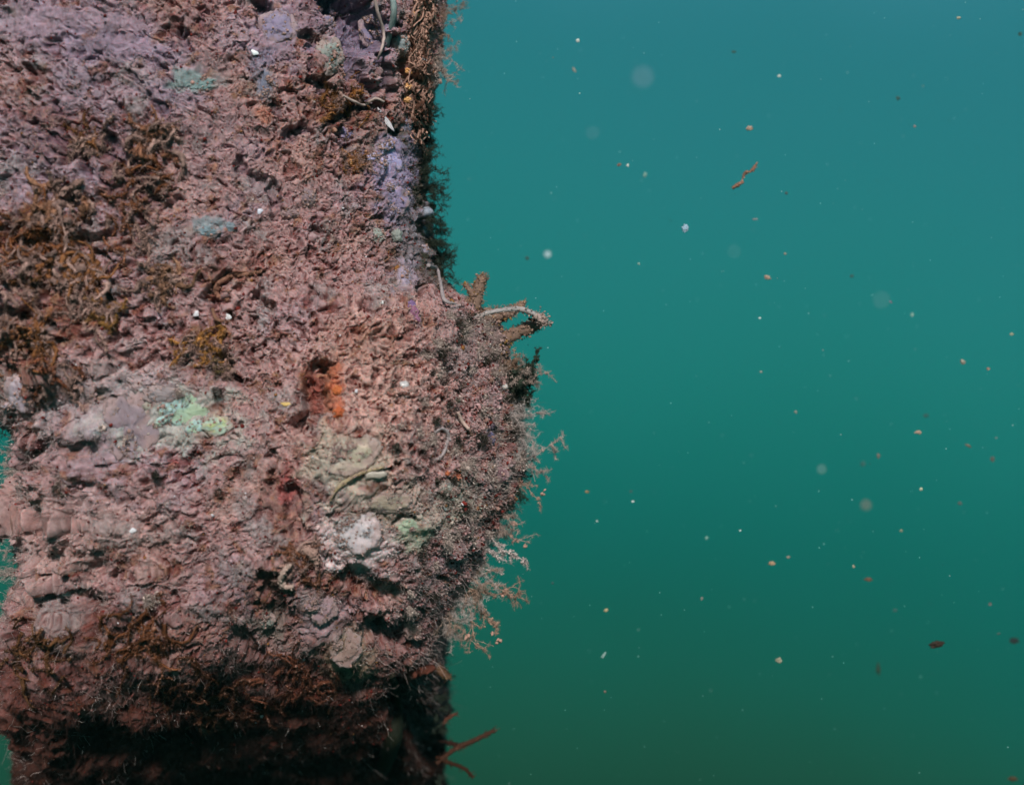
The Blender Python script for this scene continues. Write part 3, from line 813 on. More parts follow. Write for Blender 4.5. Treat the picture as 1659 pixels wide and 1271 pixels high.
# the oyster-like shell edge: a yellow ridge with a cream valve below it
def oyster():
    m = MB()
    pts = []
    for (x, y) in [(536, 808), (548, 792), (562, 780), (580, 770), (598, 762), (622, 754)]:
        c, n, _ = hit(x, y); pts.append(c + np.array([0, -0.004, 0]))
    pts = np.array(pts)
    pts[:, 1] = np.linspace(pts[:, 1].mean() + .002, pts[:, 1].mean() - .002, len(pts))
    cu = bez(pts, 36)
    w_ = 0.0055 * np.sin(np.linspace(0.25, 2.9, 36))
    rings = []
    K = 9
    for q in range(K):
        t = q / (K - 1)
        rings.append(cu + np.stack([-w_ * t * 0.35, 0.006 * t ** 1.2 * np.ones(36), w_ * t * 1.3], 1) + rng.normal(0, .00012, (36, 3)))
    G = np.array(rings)
    G2 = G + np.array([0, .0009, -.0006])
    V = np.concatenate([G.reshape(-1, 3), G2.reshape(-1, 3)])
    i, j = np.meshgrid(np.arange(K - 1), np.arange(35), indexing='ij')
    a = (i * 36 + j).ravel()
    F = np.concatenate([np.stack([a, a + 1, a + 37, a + 36], 1), np.stack([a, a + 36, a + 37, a + 1], 1) + K * 36,
                        np.stack([np.arange(35), np.arange(35) + K * 36, np.arange(35) + 1 + K * 36, np.arange(35) + 1], 1)])
    t = np.repeat(np.linspace(0, 1, K), 36)
    cc = lerp(np.tile((.42, .32, .18), (K * 36, 1)), np.array([.44, .40, .32]), sm(0, .5, t))
    m.add(V, F, np.concatenate([cc, cc]))
    k_ = 260
    crumbs(m, G.reshape(-1, 3)[rng.integers(0, K * 36, k_)] + rng.normal(0, .0005, (k_, 3)), .00045 * np.exp(rng.normal(0, .4, k_)), np.array([.38, .26, .22]) * rng.uniform(.6, 1.2, (k_, 1)))
    o = m.build('oyster', M_SHELL)
    tag(o, 'half buried shell with a yellow ridge in the middle of the bulge', 'shell')
oyster()

def tube_thing(name, pix, rad_px, color, label, cat, dep=0.004, n=30, rough=.12, mat=None, group=None, color2=None, sides=8, crumb=0, crumb_r=.0006, Ys=None, crumb_col=None):
    """a tube through photograph pixels, lying just off the crust, or at depths Ys"""
    pts = []
    for q, (x, y) in enumerate(pix):
        if Ys is None:
            c, nn, _ = hit(x, y)
            pts.append(U(x, y, c[1] - dep))
        else:
            pts.append(U(x, y, Ys[q]))
    cu = bez(pts, n)
    rr = np.interp(np.linspace(0, 1, n), np.linspace(0, 1, len(rad_px)), rad_px) * S
    m = MB()
    tube(m, cu, rr, color, sides, rough, color2=color2)
    if crumb:
        ii = rng.integers(0, n, crumb)
        off = rng.normal(size=(crumb, 3)); off /= np.linalg.norm(off, axis=1, keepdims=True)
        crumbs(m, cu[ii] + off * rr[ii][:, None] * rng.uniform(.8, 1.15, (crumb, 1)) + rng.normal(0, .0005, (crumb, 3)), crumb_r * np.exp(rng.normal(0, .4, crumb)),
               np.asarray(crumb_col if crumb_col is not None else color) * rng.uniform(.6, 1.3, (crumb, 1)))
    o = m.build(name, mat or M_FUZZ)
    tag(o, label, cat, group)
    return o, cu

# curled white shell in the left fold under the bulge
tube_thing('curled_shell', [(470, 914), (458, 928), (455, 942), (464, 951), (475, 950)], [2.5, 4, 4, 4, 2.5], (.50, .36, .31), 'hooked cream shell piece hanging in the fold left of the bulge', 'shell', .004, 30, .35, M_CRUMB, crumb=90, crumb_r=.0005)
tube_thing('curled_shell', [(490, 888), (505, 896), (514, 912)], [4, 8, 4], (.42, .27, .23), 'tan curled flap just right of the hooked cream shell', 'shell', .003, 24, .35, M_CRUMB, crumb=90, crumb_r=.0006)
# worm tubes and blades
tube_thing('worm_tube', [(694, 430), (708, 436), (714, 462), (720, 486), (738, 492)], [3, 2.8, 2.6, 3, 1.5], (.38, .33, .34), 'thin greyish worm tube running down the right edge above the bulge', 'worm tube', .005, 30, .25, crumb=60, crumb_r=.0003)
tube_thing('worm_tube', [(742, 668), (750, 684), (760, 695)], [2.6, 2.8, 2.4], (.52, .38, .33), 'short pale worm tube on the upper right of the bulge', 'worm tube', .004, 14, .1)
tube_thing('worm_tube', [(704, 700), (716, 694), (726, 702), (724, 718), (716, 738), (706, 744)], [1.5, 2.2, 2.2, 2.2, 2.2, 1.5], (.40, .34, .35), 'greyish curled worm tube on the bulge beside the short pale one', 'worm tube', .0015, 26, .35, crumb=70, crumb_r=.0004)
tube_thing('seaweed', [(634, -20), (638, 20), (630, 60), (622, 90)], [4, 5, 4, 3], (.22, .29, .29), 'pale grey green weed blade hanging down at the top', 'seaweed', .006, 24, .1, M_SPONGE)
tube_thing('seaweed', [(603, -20), (612, 20), (622, 55), (618, 80), (612, 96)], [2, 2.5, 2.5, 2, 1.5], (.50, .38, .36), 'thin pinkish thread beside the pale weed blade', 'seaweed', .007, 24, .3)
tube_thing('seaweed', [(556, 155), (575, 165), (590, 170), (608, 160), (622, 165)], [1.5, 2, 2.2, 2, 1.5], (.52, .40, .36), 'pale sagging thread left of the long shell splinter', 'seaweed', .007, 24, .3)
tube_thing('seaweed', [(632, 1090), (640, 1140), (636, 1190), (622, 1240), (600, 1290)], [8, 14, 17, 15, 8], (.012, .015, .008), 'broad dark olive blade hanging at the bottom of the piling', 'seaweed', -.002, 30, .12, M_ALGA, crumb=200, crumb_r=.0005)
tube_thing('seaweed', [(640, 1105), (668, 1090), (700, 1082), (690, 1090)], [6, 9, 6, 3], (.14, .045, .03), 'rust red flap above the dark olive blade', 'seaweed', .008, 24, .25, M_ALGA)
tube_thing('seaweed', [(370, 486), (352, 478), (352, 460), (372, 448), (400, 444), (424, 440)], [2, 3.5, 4, 4, 3, 1.5], (.26, .13, .09), 'rust brown curl of weed round the brown hollow at centre left', 'seaweed', .002, 30, .4, M_ALGA, crumb=160, crumb_r=.0005)
tube_thing('seaweed', [(344, 500), (350, 516), (362, 520)], [2, 3, 1.5], (.24, .12, .08), 'short brown weed curl under the hollow at centre left', 'seaweed', .006, 14, .3, M_ALGA)

# ------------------------------------------------------------------ things standing off the silhouette
TAN = (.34, .22, .17); OCH = (.30, .17, .06)
def silt_stub(pix, rad_px, label, Y=-0.02, color=TAN, nb=14, crumb=900, crumb_r=.00045, spikes=60, dark=False, name='silt_covered_stalk'):
    pts = [U(x, y, Y + 0.001 * q) for q, (x, y) in enumerate(pix)]
    cu = bez(pts, 26)
    rr = np.interp(np.linspace(0, 1, 26), np.linspace(0, 1, len(rad_px)), rad_px) * S * (1.25 if name != 'weed_twig' else .85)
    m = MB()
    tube(m, cu, rr * 0.8, np.asarray(color) * .7, 8, .25)
    ii = rng.integers(0, 26, crumb)
    off = rng.normal(size=(crumb, 3)); off /= np.linalg.norm(off, axis=1, keepdims=True)
    cols_ = np.asarray(color) * rng.uniform(.5, 1.5, (crumb, 1))
    if name != 'weed_twig': cols_ = np.where(rng.random((crumb, 1)) < .2, np.asarray(OCH) * 1.1, cols_)
    crumbs(m, cu[ii] + off * rr[ii][:, None] * rng.uniform(.7, 1.15, (crumb, 1)), crumb_r * np.exp(rng.normal(0, .35, crumb)), cols_)
    for _ in range(spikes):
        q = rng.integers(1, 26)
        d = rng.normal(size=3) * np.array([1, .5, 1]); d /= np.linalg.norm(d)
        L_ = rng.uniform(3, 9) * S * (1.0 if not dark else .9)
        p0 = cu[q] + d * rr[q] * .6
        tube(m, [p0, p0 + d * L_ * .6 + rng.normal(0, .0003, 3), p0 + d * (L_ + rr[q] * .3)], [.00025, .0002, .0001], np.asarray(color) * rng.uniform(.35, 1.2), 4)
    o = m.build(name, M_CRUMB)
    tag(o, label, 'stalk')
    return cu
silt_stub([(756, 512), (768, 492), (774, 470), (782, 448)], [16, 11, 9, 8.5], 'stubby silt covered stalk pointing up above the bulge')
silt_stub([(768, 480), (758, 466), (754, 462)], [6, 3.5, 3], 'little side stalk left of the stubby upright one', spikes=16, crumb=70)
silt_stub([(800, 560), (826, 546), (850, 533), (874, 524)], [9, 10, 11, 9], 'thick silt covered stalk under the arching worm tube', crumb=520)
silt_stub([(745, 520), (790, 512), (820, 508), (848, 492)], [14, 12, 10, 4], 'ragged silt covered stalk lying behind the arching worm tube', Y=-0.012)
silt_stub([(760, 540), (800, 548), (815, 570)], [26, 18, 8], 'knobbly silt covered clump at the top corner of the bulge', Y=-0.02, crumb=700, color=(.33, .23, .22), crumb_r=.0008)
# the arching tube and its cone
wt = empty('arching_worm_tube', U(735, 530, -0.035))
tag(wt, 'long pale arching worm tube with a cone head sticking out above the bulge', 'worm tube')
m = MB()
cu = bez([U(x, y, Y) for x, y, Y in [(730, 540, -.030), (758, 522, -.035), (780, 511, -.035), (812, 502, -.034), (845, 501, -.032), (868, 510, -.03)]], 40)
tube(m, cu, np.linspace(3.2, 3.8, 40) * S, (.38, .35, .35), 8, .4)
crumbs(m, cu[rng.integers(0, 40, 420)] + rng.normal(0, .0013, (420, 3)), .00036 * np.exp(rng.normal(0, .4, 420)), np.array([.4, .32, .28]) * rng.uniform(.5, 1.3, (420, 1)))
t_ = m.build('tube', M_FUZZ, wt); t_.location = -wt.location
m = MB()
hd = bez([U(862, 508, -.03), U(872, 514, -.03), U(882, 520, -.03), U(885, 526, -.03)], 12)
tube(m, hd, np.array([3, 4, 5, 6, 7, 8, 8, 7.5, 7, 5, 3, 1]) * S * .8, (.42, .32, .30), 10, .4)
crumbs(m, hd[rng.integers(2, 12, 160)] + rng.normal(0, .0020, (160, 3)) * np.array([1, .8, 1]), .0006 * np.exp(rng.normal(0, .4, 160)), np.array([.42, .32, .28]) * rng.uniform(.5, 1.2, (160, 1)), jag=.5)
t_ = m.build('cone_head', M_CRUMB, wt); t_.location = -wt.location
m = MB()
tube(m, bez([U(856, 516, -.027), U(870, 521, -.027), U(884, 528, -.027)], 10), [.0006, .0009, .001, .001, .001, .001, .001, .0009, .0007, .0004], (.05, .022, .012), 6, .3)
t_ = m.build('lip', M_CRUMB, wt); t_.location = -wt.location

# twigs at the bottom right edge
silt_stub([(708, 1236), (735, 1214), (765, 1200), (800, 1183)], [4.5, 5, 6, 4.5], 'dark brown fuzzy twig pointing up right at the bottom edge', Y=.055, color=(.09, .04, .026), crumb=240, crumb_r=.0004, spikes=60, name='weed_twig')
silt_stub([(708, 1226), (732, 1236), (752, 1244), (766, 1258)], [4, 4.5, 4, 2], 'dark brown fuzzy twig pointing down right at the bottom edge', Y=.055, color=(.06, .025, .014), crumb=160, crumb_r=.0004, spikes=44, name='weed_twig')
silt_stub([(716, 1200), (730, 1203), (748, 1208)], [3, 5, 4], 'stubby near black side shoot above the fuzzy twigs', Y=.057, color=(.05, .022, .016), crumb=80, crumb_r=.0004, spikes=30, name='weed_twig')
silt_stub([(718, 1172), (726, 1162), (742, 1154)], [2, 5.5, 1.5], 'small dark leaf shaped shoot above the bottom twigs', Y=.05, color=(.15, .06, .04), crumb=70, crumb_r=.0004, spikes=10, name='weed_twig')
silt_stub([(706, 1080), (716, 1086), (727, 1096)], [8, 8, 5], 'little ochre knob on the right edge below the bulge', Y=.028, color=(.30, .16, .10), crumb=120, spikes=10)

RG = 'hydroids fringing the right side of the bulge'
def hydroid(px, py, tx, ty, label, Y=-0.022, pale=.5, thick=1.6, nb=7, blen=.35, crumb=60, dark=False, bush=1, group=None, blobs=0, name='hydroid'):
    """feathery branching animal: stem from (px,py) to (tx,ty) in photograph pixels, side branches and polyps"""
    m = MB()
    parts = []
    STEM = np.array([.035, .045, .03]) if dark else np.array([.30, .17, .09]) * (1 - pale) + np.array([.50, .43, .42]) * pale
    TIP = np.array([.04, .055, .04]) if dark else np.array([.58, .55, .55]) * pale + np.array([.34, .2, .13]) * (1 - pale)
    def grow(p, d, L_, r_, lev, m):
        k = 7
        b1 = rng.normal(0, .22, 3) * np.array([1, .6, 1])
        t = np.linspace(0, 1, k)[:, None]
        cu = p + d * L_ * t + b1 * L_ * t ** 2 + rng.normal(0, .025, (k, 3)) * L_ * (t > 0)
        tube(m, cu, np.linspace(r_, r_ * .4, k), STEM, 5, .4, color2=TIP)
        nc = max(3, int(crumb * (1.3 if lev == 0 else .22)))
        hn = int(26 * (L_ / .02)) + 4      # hair fine polyp threads
        for _h in range(hn):
            q = rng.integers(1, k); hd_ = rng.normal(size=3); hd_ /= np.linalg.norm(hd_)
            tube(m, [cu[q], cu[q] + hd_ * rng.uniform(.0008, .0030)], [.00010, .00005], TIP * rng.uniform(.6, 1.2), 3, cap=False)
        ii = rng.integers(1, k, nc)
        crumbs(m, cu[ii] + rng.normal(0, r_ * 1.3, (nc, 3)), rng.uniform(.5, 1.5, nc) * r_ * .8, (STEM * .5 + TIP * .5) * rng.uniform(.5, 1.5, (nc, 1)), jag=.4)
        if lev < 2:
            n_ = nb if lev == 0 else max(2, nb // 2)
            for _ in range(n_):
                q = rng.integers(1, k)
                e = rng.normal(0, 1, 3) * np.array([1, .7, 1]); e -= d * e.dot(d); e /= np.linalg.norm(e) + 1e-9
                dd = d * rng.uniform(.4, 1.0) + e * rng.uniform(.5, 1.1); dd /= np.linalg.norm(dd)
                mm = m
                if lev == 0 and group == RG:
                    mm = MB(); parts.append(mm)
                grow(cu[q], dd, L_ * blen * rng.uniform(.5, 1.3), r_ * .55, lev + 1, mm)
    p = U(px, py, Y); q = U(tx, ty, Y - 0.004)
    for b in range(bush + (2 if group == RG else 0)):
        d = q - p; L_ = np.linalg.norm(d); d = d / L_
        if b: 
            d = d + rng.normal(0, .45, 3); d /= np.linalg.norm(d); L_ *= rng.uniform(.5, .95)
        grow(p + (rng.normal(0, .002, 3) if b else 0), d, L_ * (.82 if group == RG else 1), thick * S * (.62 if not b else .45), 0, m)
    for _ in range(blobs):
        c = p + (q - p) * rng.uniform(.6, 1.0) + rng.normal(0, .0015, 3)
        mm = m
        if group == RG: mm = MB(); parts.append((mm,))
        crumbs(mm, c[None] + rng.normal(0, .0007, (5, 3)), [.0012] * 5, [(.50, .30, .24)], jag=.25)
    if group == RG:
        o = empty(name, p)
        st = m.build('stem', M_FUZZ, o); st.location = -o.location
        for pt in parts:
            q_ = (pt[0] if isinstance(pt, tuple) else pt).build('polyp' if isinstance(pt, tuple) else 'branch', M_FUZZ, o)
            q_.location = -o.location
    else:
        o = m.build(name, M_FUZZ)
    tag(o, label, 'hydroid', group)
    return o

RG = 'hydroids fringing the right side of the bulge'
hydroid(812, 652, 866, 668, 'fine whitish hydroid spray highest on the right side of the bulge', pale=.8, bush=3, group=RG, thick=1.1)
hydroid(815, 668, 872, 716, 'pale bushy hydroid below the highest spray', pale=.7, bush=4, group=RG, crumb=90)
hydroid(820, 700, 880, 724, 'pale hydroid in the middle of the fringe with a blunt white tip', pale=.75, bush=3, group=RG)
hydroid(818, 740, 930, 756, 'longest hydroid reaching straight out to the right of the bulge', pale=.55, bush=1, nb=11, blen=.22, thick=2.0, crumb=120, group=RG)
hydroid(822, 726, 868, 744, 'short pale hydroid just above the longest one', pale=.8, bush=3, group=RG, thick=1.2)
hydroid(830, 772, 896, 808, 'thin brown hydroid twig with a pinkish silt tip', pale=.25, bush=1, nb=3, blen=.15, thick=1.8, blobs=1, group=RG)
hydroid(826, 780, 853, 825, 'near black drooping shoot under the brown hydroid twig', dark=True, bush=3, nb=5, group=RG)
hydroid(796, 832, 850, 850, 'tan forked hydroid where the bulge turns under', pale=.4, bush=3, blobs=1, group=RG)
hydroid(788, 850, 858, 884, 'tan hydroid with two pinkish knobs below the bulge corner', pale=.4, bush=2, blobs=3, group=RG)
hydroid(786, 868, 858, 912, 'long pale hydroid drooping to a whitish tuft', pale=.8, bush=1, thick=3.0, nb=8, blen=.18, crumb=160, group=RG)
hydroid(770, 918, 816, 932, 'short whitish hydroid below the drooping one', pale=.7, bush=2, group=RG)
hydroid(752, 938, 832, 960, 'ochre hydroid ending in a round pink knob', pale=.25, bush=2, blobs=3, thick=2.0, group=RG)
hydroid(752, 945, 812, 1034, 'long ochre hydroid hanging down with a pale tip', pale=.2, bush=1, nb=9, blen=.3, thick=3.0, crumb=140, blobs=2, group=RG)
hydroid(742, 960, 780, 1020, 'wispy pale hydroid left of the long hanging ochre one', pale=.7, bush=3, thick=1.1, group=RG)
hydroid(722, 982, 758, 1050, 'thin reddish hydroid lowest in the fringe', pale=.25, bush=2, thick=1.6, group=RG, blobs=1)
hydroid(716, 1000, 738, 1040, 'faint wispy hydroid beside the lowest reddish one', pale=.6, bush=3, thick=1.0, group=RG)
hydroid(800, 610, 832, 590, 'small spiky tuft in the gap above the dark tuft', pale=.3, bush=4, thick=1.2, crumb=40, group=RG)
# dark rounded tuft with a pale spray
hydroid(812, 628, 858, 602, 'dense dark bushy tuft sticking out above the fringe', dark=True, bush=24, nb=9, thick=4.5, crumb=160, Y=-.016)
hydroid(838, 622, 876, 598, 'pale brown spray on the tip of the dense dark tuft', pale=.45, bush=7, nb=7, thick=2.0, crumb=70, Y=-.02)
hydroid(828, 605, 848, 576, 'olive brown spray rising from the dense dark tuft', pale=.1, bush=6, nb=6, thick=2.0, crumb=60, Y=-.018)
sponge(818, 632, 5, 5, .003, (.62, .58, .56), 'round white bead beside the dense dark tuft', cat='egg', name='egg_bead', lump=.05, sink=-.8)

TG = 'hydroids at the top of the right edge'
for (a, b, c, d, l, kw) in [
    (700, 30, 742, 10, 'reddish dark wisps highest on the right edge', dict(pale=.2, bush=4, thick=.9)),
    (705, 50, 740, 34, 'thin pale loop of thread by the highest wisps', dict(pale=.6, bush=1, thick=.8)),
    (700, 92, 738, 84, 'pale hydroid sprig reaching right near the top', dict(pale=.6, bush=3, thick=1.1)),
    (698, 90, 718, 140, 'drooping mauve hydroid with a thick pink tip near the top', dict(pale=.45, bush=2, thick=2.2, blobs=2)),
    (696, 104, 742, 124, 'faint thread ending in a pale bead near the top', dict(pale=.8, bush=1, thick=.8, nb=3)),
    (690, 60, 716, 58, 'short rusty tuft on the upper right edge', dict(pale=.15, bush=5, thick=1.0))]:
    hydroid(a, b, c, d, l, Y=.0, group=TG, **kw)
ORD = ['topmost', 'second', 'third', 'fourth', 'fifth', 'sixth', 'seventh', 'eighth', 'ninth', 'tenth', 'eleventh', 'twelfth', 'thirteenth', 'fourteenth', 'fifteenth', 'lowest']
DG = 'small dark hydroid tufts along the shaded upper right edge'
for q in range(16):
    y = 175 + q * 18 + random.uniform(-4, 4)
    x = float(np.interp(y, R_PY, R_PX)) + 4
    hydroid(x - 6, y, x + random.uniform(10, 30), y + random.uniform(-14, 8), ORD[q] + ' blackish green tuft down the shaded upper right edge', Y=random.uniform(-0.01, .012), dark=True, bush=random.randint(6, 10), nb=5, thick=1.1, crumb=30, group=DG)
LG = 'wispy threads at the left side of the piling'
for q, (x, y, tx, ty) in enumerate([(40, 655, 2, 690), (45, 690, 12, 706), (45, 722, 12, 738), (40, 760, 4, 770), (35, 795, -4, 815), (40, 850, 0, 860),
                                    (60, 880, 20, 892), (50, 925, 6, 932), (40, 960, 4, 975), (40, 1000, 0, 1010)]):
    hydroid(x, y, tx, ty, ORD[q] + ' pale wisp of threads at the left edge, from the top', Y=-.03, pale=.6, bush=5, thick=1.7, crumb=60, group=LG)
BG = 'tiny dark sprigs on the lower right edge'
for q, (x, y, tx, ty) in enumerate([(706, 1062, 726, 1050), (708, 1110, 728, 1100), (708, 1128, 724, 1132), (710, 1148, 724, 1142), (710, 1185, 722, 1180), (712, 1260, 722, 1262)]):
    hydroid(x, y, tx, ty, ORD[q] + ' tiny dark sprig down the right edge below the bulge', Y=.045, dark=True, bush=4, nb=4, thick=.9, crumb=30, group=BG)

# ------------------------------------------------------------------ brown weed clumps on the left
def weed_clump(px, py, R_, color, label, n=16, thick=4.0, h=.008, silt=.6):
    """matted lobed weed: knotted curls and lumps lying on the crust, each frond a part"""
    c0, n0, _i = hit(px, py)
    e = empty('weed_clump', c0)
    for _ in range(int(n * 1.5)):
        m = MB()
        a = rng.uniform(0, 2 * np.pi); r0 = math.sqrt(rng.uniform(0, 1)) * R_
        x, y = px + r0 * math.cos(a), py + r0 * .75 * math.sin(a)
        dr = rng.uniform(0, 2 * np.pi)
        L_ = rng.uniform(.4, 1.0) * R_
        cc = np.asarray(color) * rng.uniform(.6, 1.5)
        if rng.random() < (silt if py < 1000 else .0): cc = np.array([.36, .23, .20]) * rng.uniform(.6, 1.1)
        pts_ = []
        bend = rng.normal(0, 1.2)
        for k_ in range(5):
            t = k_ / 4
            c, nn, _i = hit(x + L_ * t * math.cos(dr + bend * t), y + L_ * t * math.sin(dr + bend * t))
            pts_.append(c + nn * (thick * S * rng.uniform(0, 1.6 + 1.5 * t)))
        cu = bez(pts_, 16)
        rr = thick * S * rng.uniform(.3, .75) * (1 + .2 * rng.normal(0, 1, 16).clip(-1.5, 1.5)) * np.linspace(1.1, .35, 16)
        for _h in range(70):
            q_ = rng.integers(0, 16); hd_ = rng.normal(size=3); hd_ /= np.linalg.norm(hd_)
            tube(m, [cu[q_], cu[q_] + hd_ * rr[q_] + rng.normal(0, .0002, 3), cu[q_] + hd_ * (rr[q_] + rng.uniform(.0008, .0028))], [.00022, .00018, .00008], cc * rng.uniform(.6, 1.6), 3, cap=False)
        tube(m, cu, rr, cc, 9, .3, color2=cc * rng.uniform(.7, 1.4))
        k_ = 30
        ii = rng.integers(0, 16, k_)
        off = rng.normal(size=(k_, 3)); off /= np.linalg.norm(off, axis=1, keepdims=True)
        crumbs(m, cu[ii] + off * rr[ii][:, None] * .9, .00042 * np.exp(rng.normal(0, .4, k_)), (cc * .6 + np.array([.13, .075, .06])) * rng.uniform(.6, 1.6, (k_, 1)))
        o = m.build('frond', M_ALGA, e); o.location = -e.location
    tag(e, label, 'seaweed', 'brown weed clumps on the piling')
weed_clump(60, 375, 60, (.20, .075, .03), 'rust brown weed clump at the left edge below the mauve silt', 26)
weed_clump(28, 450, 40, (.17, .075, .03), 'brown weed clump at the left edge under the rust one', 18)
weed_clump(150, 505, 40, (.24, .12, .035), 'olive ochre weed clump right of the dark upright gap', 18)
weed_clump(40, 545, 55, (.24, .10, .04), 'ochre weed clump at the left edge above the whitish sponge', 24)
weed_clump(90, 610, 40, (.17, .06, .03), 'dark brown weed clump right of the whitish sponge', 14)
weed_clump(328, 562, 34, (.36, .17, .05), 'bright ochre weed clump above the large mint sponge', 22, 3.4)
weed_clump(362, 600, 22, (.13, .09, .04), 'dark olive weed clump at the lower end of the ochre one', 10)
weed_clump(235, 300, 45, (.17, .065, .03), 'rust brown weed streak in the upper left', 16)
weed_clump(150, 230, 40, (.18, .075, .03), 'small brown weed clump high on the left', 10, 3)
weed_clump(560, 165, 34, (.24, .10, .03), 'orange brown weed clump left of the long shell splinter', 16, 2.6)
weed_clump(575, 262, 26, (.30, .13, .05), 'small golden brown weed clump left of the bright lavender sponge', 10, 2.4)
weed_clump(210, 385, 44, (.16, .06, .03), 'dark brown weed clump left of the blue grey sponge patch', 10, 3)
weed_clump(480, 905, 40, (.17, .07, .04), 'brown weed clump in the fold left of the bulge', 14, 3.5)
weed_clump(110, 440, 55, (.20, .085, .035), 'dark brown weed clump round the upright gap on the left', 26, 6)
weed_clump(100, 330, 45, (.26, .13, .08), 'tan brown weed clump above the rust one at the left', 20, 6)
weed_clump(260, 460, 40, (.26, .14, .09), 'tan weed clump left of the curled brown weed', 16, 5)
weed_clump(250, 230, 45, (.22, .10, .06), 'tan brown weed clump above the rust streak in the upper left', 16, 5)
weed_clump(215, 1030, 60, (.12, .045, .02), 'dark brown weed clump low on the left', 20)
weed_clump(60, 1060, 55, (.10, .045, .02), 'dim brown weed clump in the lower left corner', 16)
weed_clump(470, 1110, 60, (.10, .035, .02), 'dim brown weed clump in the shade at bottom centre', 20)
weed_clump(330, 1130, 60, (.07, .028, .015), 'nearly black weed clump at the bottom', 20)

# the fibrous ridge along the top right edge
m = MB()
for _ in range(300):
    x0 = 689 + rng.normal(0, 7); sh = rng.normal(0, 5)
    ya = rng.uniform(-50, 200); yb = ya + rng.uniform(12, 60)
    pts_ = []
    for t in np.linspace(0, 1, 5):
        yy_ = ya + (yb - ya) * t
        xx_ = x0 + sh * t + float(np.interp(yy_, [-60, 30, 90, 150, 215], [0, -6, -14, -16, -8])) + rng.normal(0, 3)
        c, nn, _i = hit(min(xx_, 704), yy_)
        pts_.append(c + nn * rng.uniform(.0005, .0035))
    cf_ = np.array([.48, .28, .22]) * rng.uniform(.35, 1.3) if rng.random() < .65 else np.array([.10, .045, .03])
    tube(m, bez(pts_, 14), rng.uniform(.0002, .0008), cf_, 5, .4)
    ii_ = rng.integers(0, 5, 4)
    crumbs(m, np.array(pts_)[ii_] + rng.normal(0, .0012, (4, 3)), .00045 * np.exp(rng.normal(0, .4, 4)), cf_ * rng.uniform(.5, 1.5, (4, 1)))
o = m.build('root_mat', M_CRUMB)
tag(o, 'warm brown matted strands running down the top right ridge', 'root mat')

# golden bristle worm-like glinting bits on the top right ridge
for (x, y, l) in [(672, 26, 'golden brown bead at the top of the right ridge'), (664, 118, 'golden bead halfway down the right ridge'), (660, 140, 'golden bead below the one halfway down the right ridge'), (657, 162, 'golden bead lowest on the right ridge'),
                  (567, 266, 'golden bead in the small golden brown weed clump')]:
    sponge(x, y, 6, 5, .003, (.80, .42, .17), l, cat='egg', name='egg_bead', lump=.3, sink=-.3, mat=M_SHELL)

# ------------------------------------------------------------------ floating flakes
def flake(px, py, w_, h_, color, label, Y=0.0, rot=0.0, jag=.7, name='silt_flake', cat='flake'):
    K = 5
    m = MB()
    V, F = SG_V[::1], SG_F
    sd = int(rng.integers(0, 900))
    n_ = np.clip(1 + jag * fbm(SG_V, 1.6, 4, sd, .65), .15, 2)
    kk = (D + Y) / D * S
    if Y > -.05:
        w_, h_ = w_ * .66, h_ * .66
        if max(w_, h_) < 8: color = np.array(color) * .7 + np.array([.03, .10, .09])
    L_ = SG_V * n_[:, None] * np.array([w_ * kk / 2, min(w_, h_) * kk * .25, h_ * kk / 2])
    c_, s_ = math.cos(rot), math.sin(rot)
    Rm = np.array([[c_, 0, -s_], [0, 1, 0], [s_, 0, c_]])
    m.add(L_ @ Rm.T + U(px, py, Y), F, np.clip(np.asarray(color)[None] * (1 + .5 * fbm(SG_V, 3, 2, sd + 3))[:, None], .01, .9))
    o = m.build(name, M_FLAKE)
    tag(o, label, cat, 'flakes drifting in the water')

